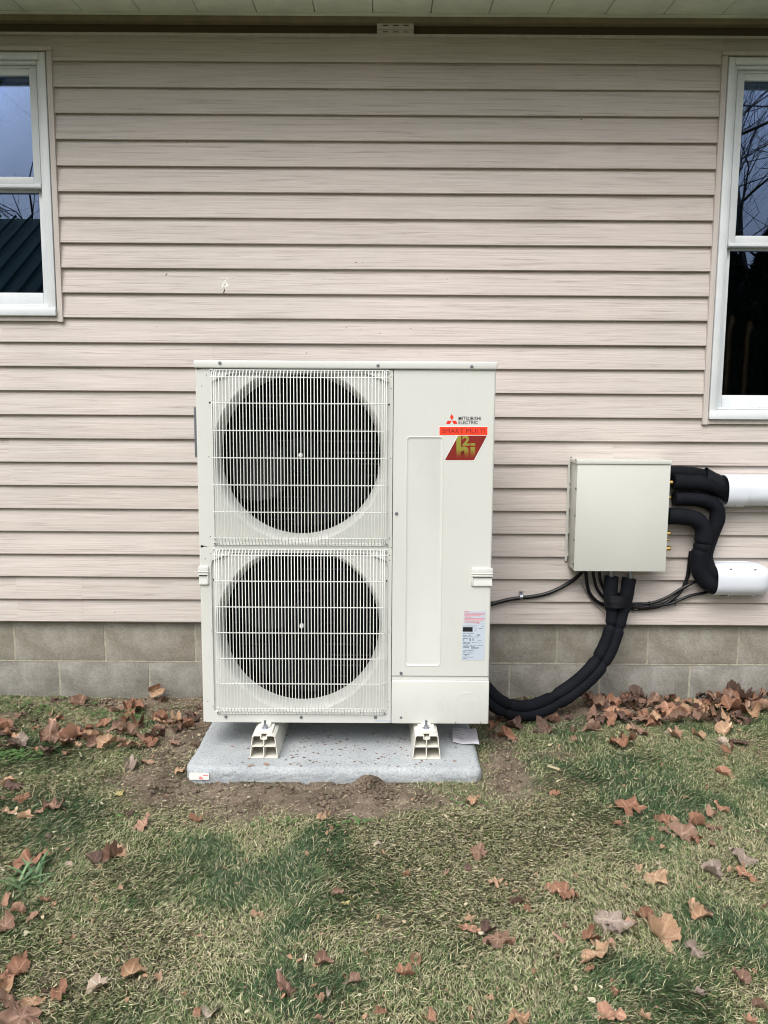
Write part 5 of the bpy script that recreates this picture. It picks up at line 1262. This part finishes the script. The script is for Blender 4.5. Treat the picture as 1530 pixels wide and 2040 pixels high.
# small round-leaved weeds
V = []; F = []; CL = []
for px, py, rx, ry, n in ((100,1405,130,18,90),(30,1505,60,14,120),(200,1420,60,12,40),(110,1392,20,8,20),(270,1420,30,14,25),(540,1640,60,10,10),(930,1590,60,14,14),(720,1640,60,10,16),(250,1640,20,8,6)):
    for _ in range(n):
        q = G(px+random.gauss(0, rx*.5), py+random.gauss(0, ry*.5)); 
        if q.y > FB-.02 or (PX0 < q.x < PX1 and q.y > PY0): continue
        zq = gz1(q.x, q.y)+random.uniform(.006, .018)
        for b in range(3):
            a = b*2.1+random.random(); r_ = random.uniform(.0028, .0055); cx_, cy_ = q.x+math.cos(a)*r_, q.y+math.sin(a)*r_; k0 = len(V); tl = random.gauss(0, .3)
            col = np.array((.09, .17, .055))*random.uniform(.6, 1.4)
            for k in range(7):
                th = 6.283*k/7; V.append((cx_+r_*math.cos(th), cy_+r_*math.sin(th), zq+r_*math.cos(th)*tl)); CL.append((*col, 1))
            F.append(tuple(range(k0, k0+7)))
me = bpy.data.meshes.new('clover'); me.from_pydata(V, [], F); at = me.color_attributes.new('col', 'FLOAT_COLOR', 'POINT'); at.data.foreach_set('color', np.array(CL).reshape(-1)); me.materials.append(M_GRASS)
tag(link('clover', me), 'low round-leaved green weeds along the wall left of the heat pump', 'weeds', kind='stuff')

# ================================================================== WHAT THE GLASS REFLECTS (the yard behind the camera)
M_BARK = plain('bark', (.085, .070, .058), .9, var=.3, sc=6)
M_GROOF = plain('green_metal_roof', (.004, .045, .038), .75, spec=.15, var=.15, sc=2)
def bare_tree(x, y, h, seed, label, dens=5):
    r_ = random.Random(seed); root = tag(empty('bare_tree', (x, y, 0)), label, 'tree', 'bare trees behind the camera'); tr = MB(); cr_ = MB()
    def grow(p, d, L_, rad, lev):
        n = 3; pts = [p]; rr = [rad]
        for i in range(n):
            d = (d+Vector((r_.gauss(0, .13), r_.gauss(0, .13), r_.gauss(.04, .08)))).normalized(); pts.append(pts[-1]+d*L_/n); rr.append(rad*(1-.42*(i+1)/n))
        (tr if lev == 0 else cr_).tube(pts, rr, 7 if lev < 2 else 4, cap=False)
        if lev >= dens: return
        for k in range(r_.randint(2, 3) if lev else 5):
            f = r_.uniform(.35, 1) if k else 1; q = pts[min(n, max(1, int(f*n+.5)))]
            nd = (d+Vector((r_.gauss(0, .62), r_.gauss(0, .62), r_.gauss(.12, .3)))).normalized(); grow(q, nd, L_*r_.uniform(.58, .82), rr[-1]*r_.uniform(.55, .85), lev+1)
    grow(Vector((0, 0, -.2)), Vector((0, 0, 1)), h*.34, h*.020, 0)
    tr.build('trunk', M_BARK, root); cr_.build('crown', M_BARK, root)
for k, (x, y, h) in enumerate(((6.0,-11,12),(9.5,-13,14),(12.5,-12,12),(8.0,-16,15),(11,-18,16),(-6,-19,15),(-12,-20,14),(15,-17,14),(-9,-24,16),(3,-22,14))):
    bare_tree(x, y, h, 100+k, 'bare winter tree behind the viewer mirrored in the glass, %s of its row' % ['first','second','third','fourth','fifth','sixth','seventh','eighth','ninth','tenth'][k], 6 if k < 4 else 5)
nb = tag(empty('neighbour_house', (-11, -14, 0)), 'neighbouring house with a dark green ribbed metal roof mirrored in the left window', 'house')
MB().box(-5, 5, -4, 4, 0, 3.4).build('wall', M_TRIM, nb)
mb = MB().add([(-5.4, 4.5, 3.2), (5.4, 4.5, 3.2), (5.4, 0, 6.3), (-5.4, 0, 6.3), (5.4, -4.5, 3.2), (-5.4, -4.5, 3.2)], [(0, 1, 2, 3), (3, 2, 4, 5)])
for k in range(27): xx = -5.4+.4*k; mb.add([(xx, 4.5, 3.22), (xx+.05, 4.5, 3.22), (xx+.05, 0, 6.36), (xx, 0, 6.36), (xx+.025, 4.5, 3.28), (xx+.025, 0, 6.42)], [(0, 1, 2, 3), (0, 4, 5, 3), (1, 4, 5, 2)])
mb.build('roof', M_GROOF, nb)
for (xx) in (-3, 0, 3): MB().box(xx-.5, xx+.5, 4.0, 4.04, 1.1, 2.3).build('window', M_FAN, nb)
M_CON = attr_mat('conifer_needles', .7, .2)
def conifer(x, y, h, seed, lab=''):
    r = np.random.default_rng(seed); root = tag(empty('conifer', (x, y, 0)), lab, 'tree', 'evergreens behind the camera'); n = 9000
    f = r.random(n)**.8; rad = (1-f**1.6)*h*.26*(.6+.4*r.random(n)); a = r.uniform(0, 6.28, n); c = np.stack([rad*np.cos(a), rad*np.sin(a), .3+f*h], -1)
    u = r.normal(0, 1, (n, 3)); u /= np.linalg.norm(u, axis=1)[:, None]; w = np.cross(u, r.normal(0, 1, (n, 3))); w /= np.linalg.norm(w, axis=1)[:, None]
    V = np.stack([c+u*.22, c-u*.10+w*.06, c-u*.10-w*.06], 1); me = bpy.data.meshes.new('crown'); me.from_pydata(V.reshape(-1, 3).tolist(), [], np.arange(n*3).reshape(-1, 3).tolist())
    cv = np.ones((n, 3, 4)); cv[:, :, :3] = (np.array([.022, .034, .018])*r.uniform(.5, 1.5, (n, 1)))[:, None, :]
    at = me.color_attributes.new('col', 'FLOAT_COLOR', 'POINT'); at.data.foreach_set('color', cv.reshape(-1)); me.materials.append(M_CON); link('crown', me, root)
    MB().tube([(0, 0, -.1), (0, 0, h*.9)], [.16, .02], 8).build('trunk', M_BARK, root)
for k, (x, y, h) in enumerate(((4.2,-12.4,5.2),(5.4,-12.8,5.6),(6.7,-12.3,5.1),(7.9,-12.7,5.5),(9.1,-12.2,5.3),(10.3,-12.8,5.6),(11.5,-12.4,5.2),(4.5,-14,6.5),(6.6,-13.5,7),(8.8,-14.5,6.6),(11,-14,7),(13.2,-15,6.8))): conifer(x, y, h, 50+k, 'dark evergreen behind the viewer, %s from the left of its row' % ['first','second','third','fourth','fifth','sixth','seventh','eighth','ninth','tenth','eleventh','twelfth'][k])
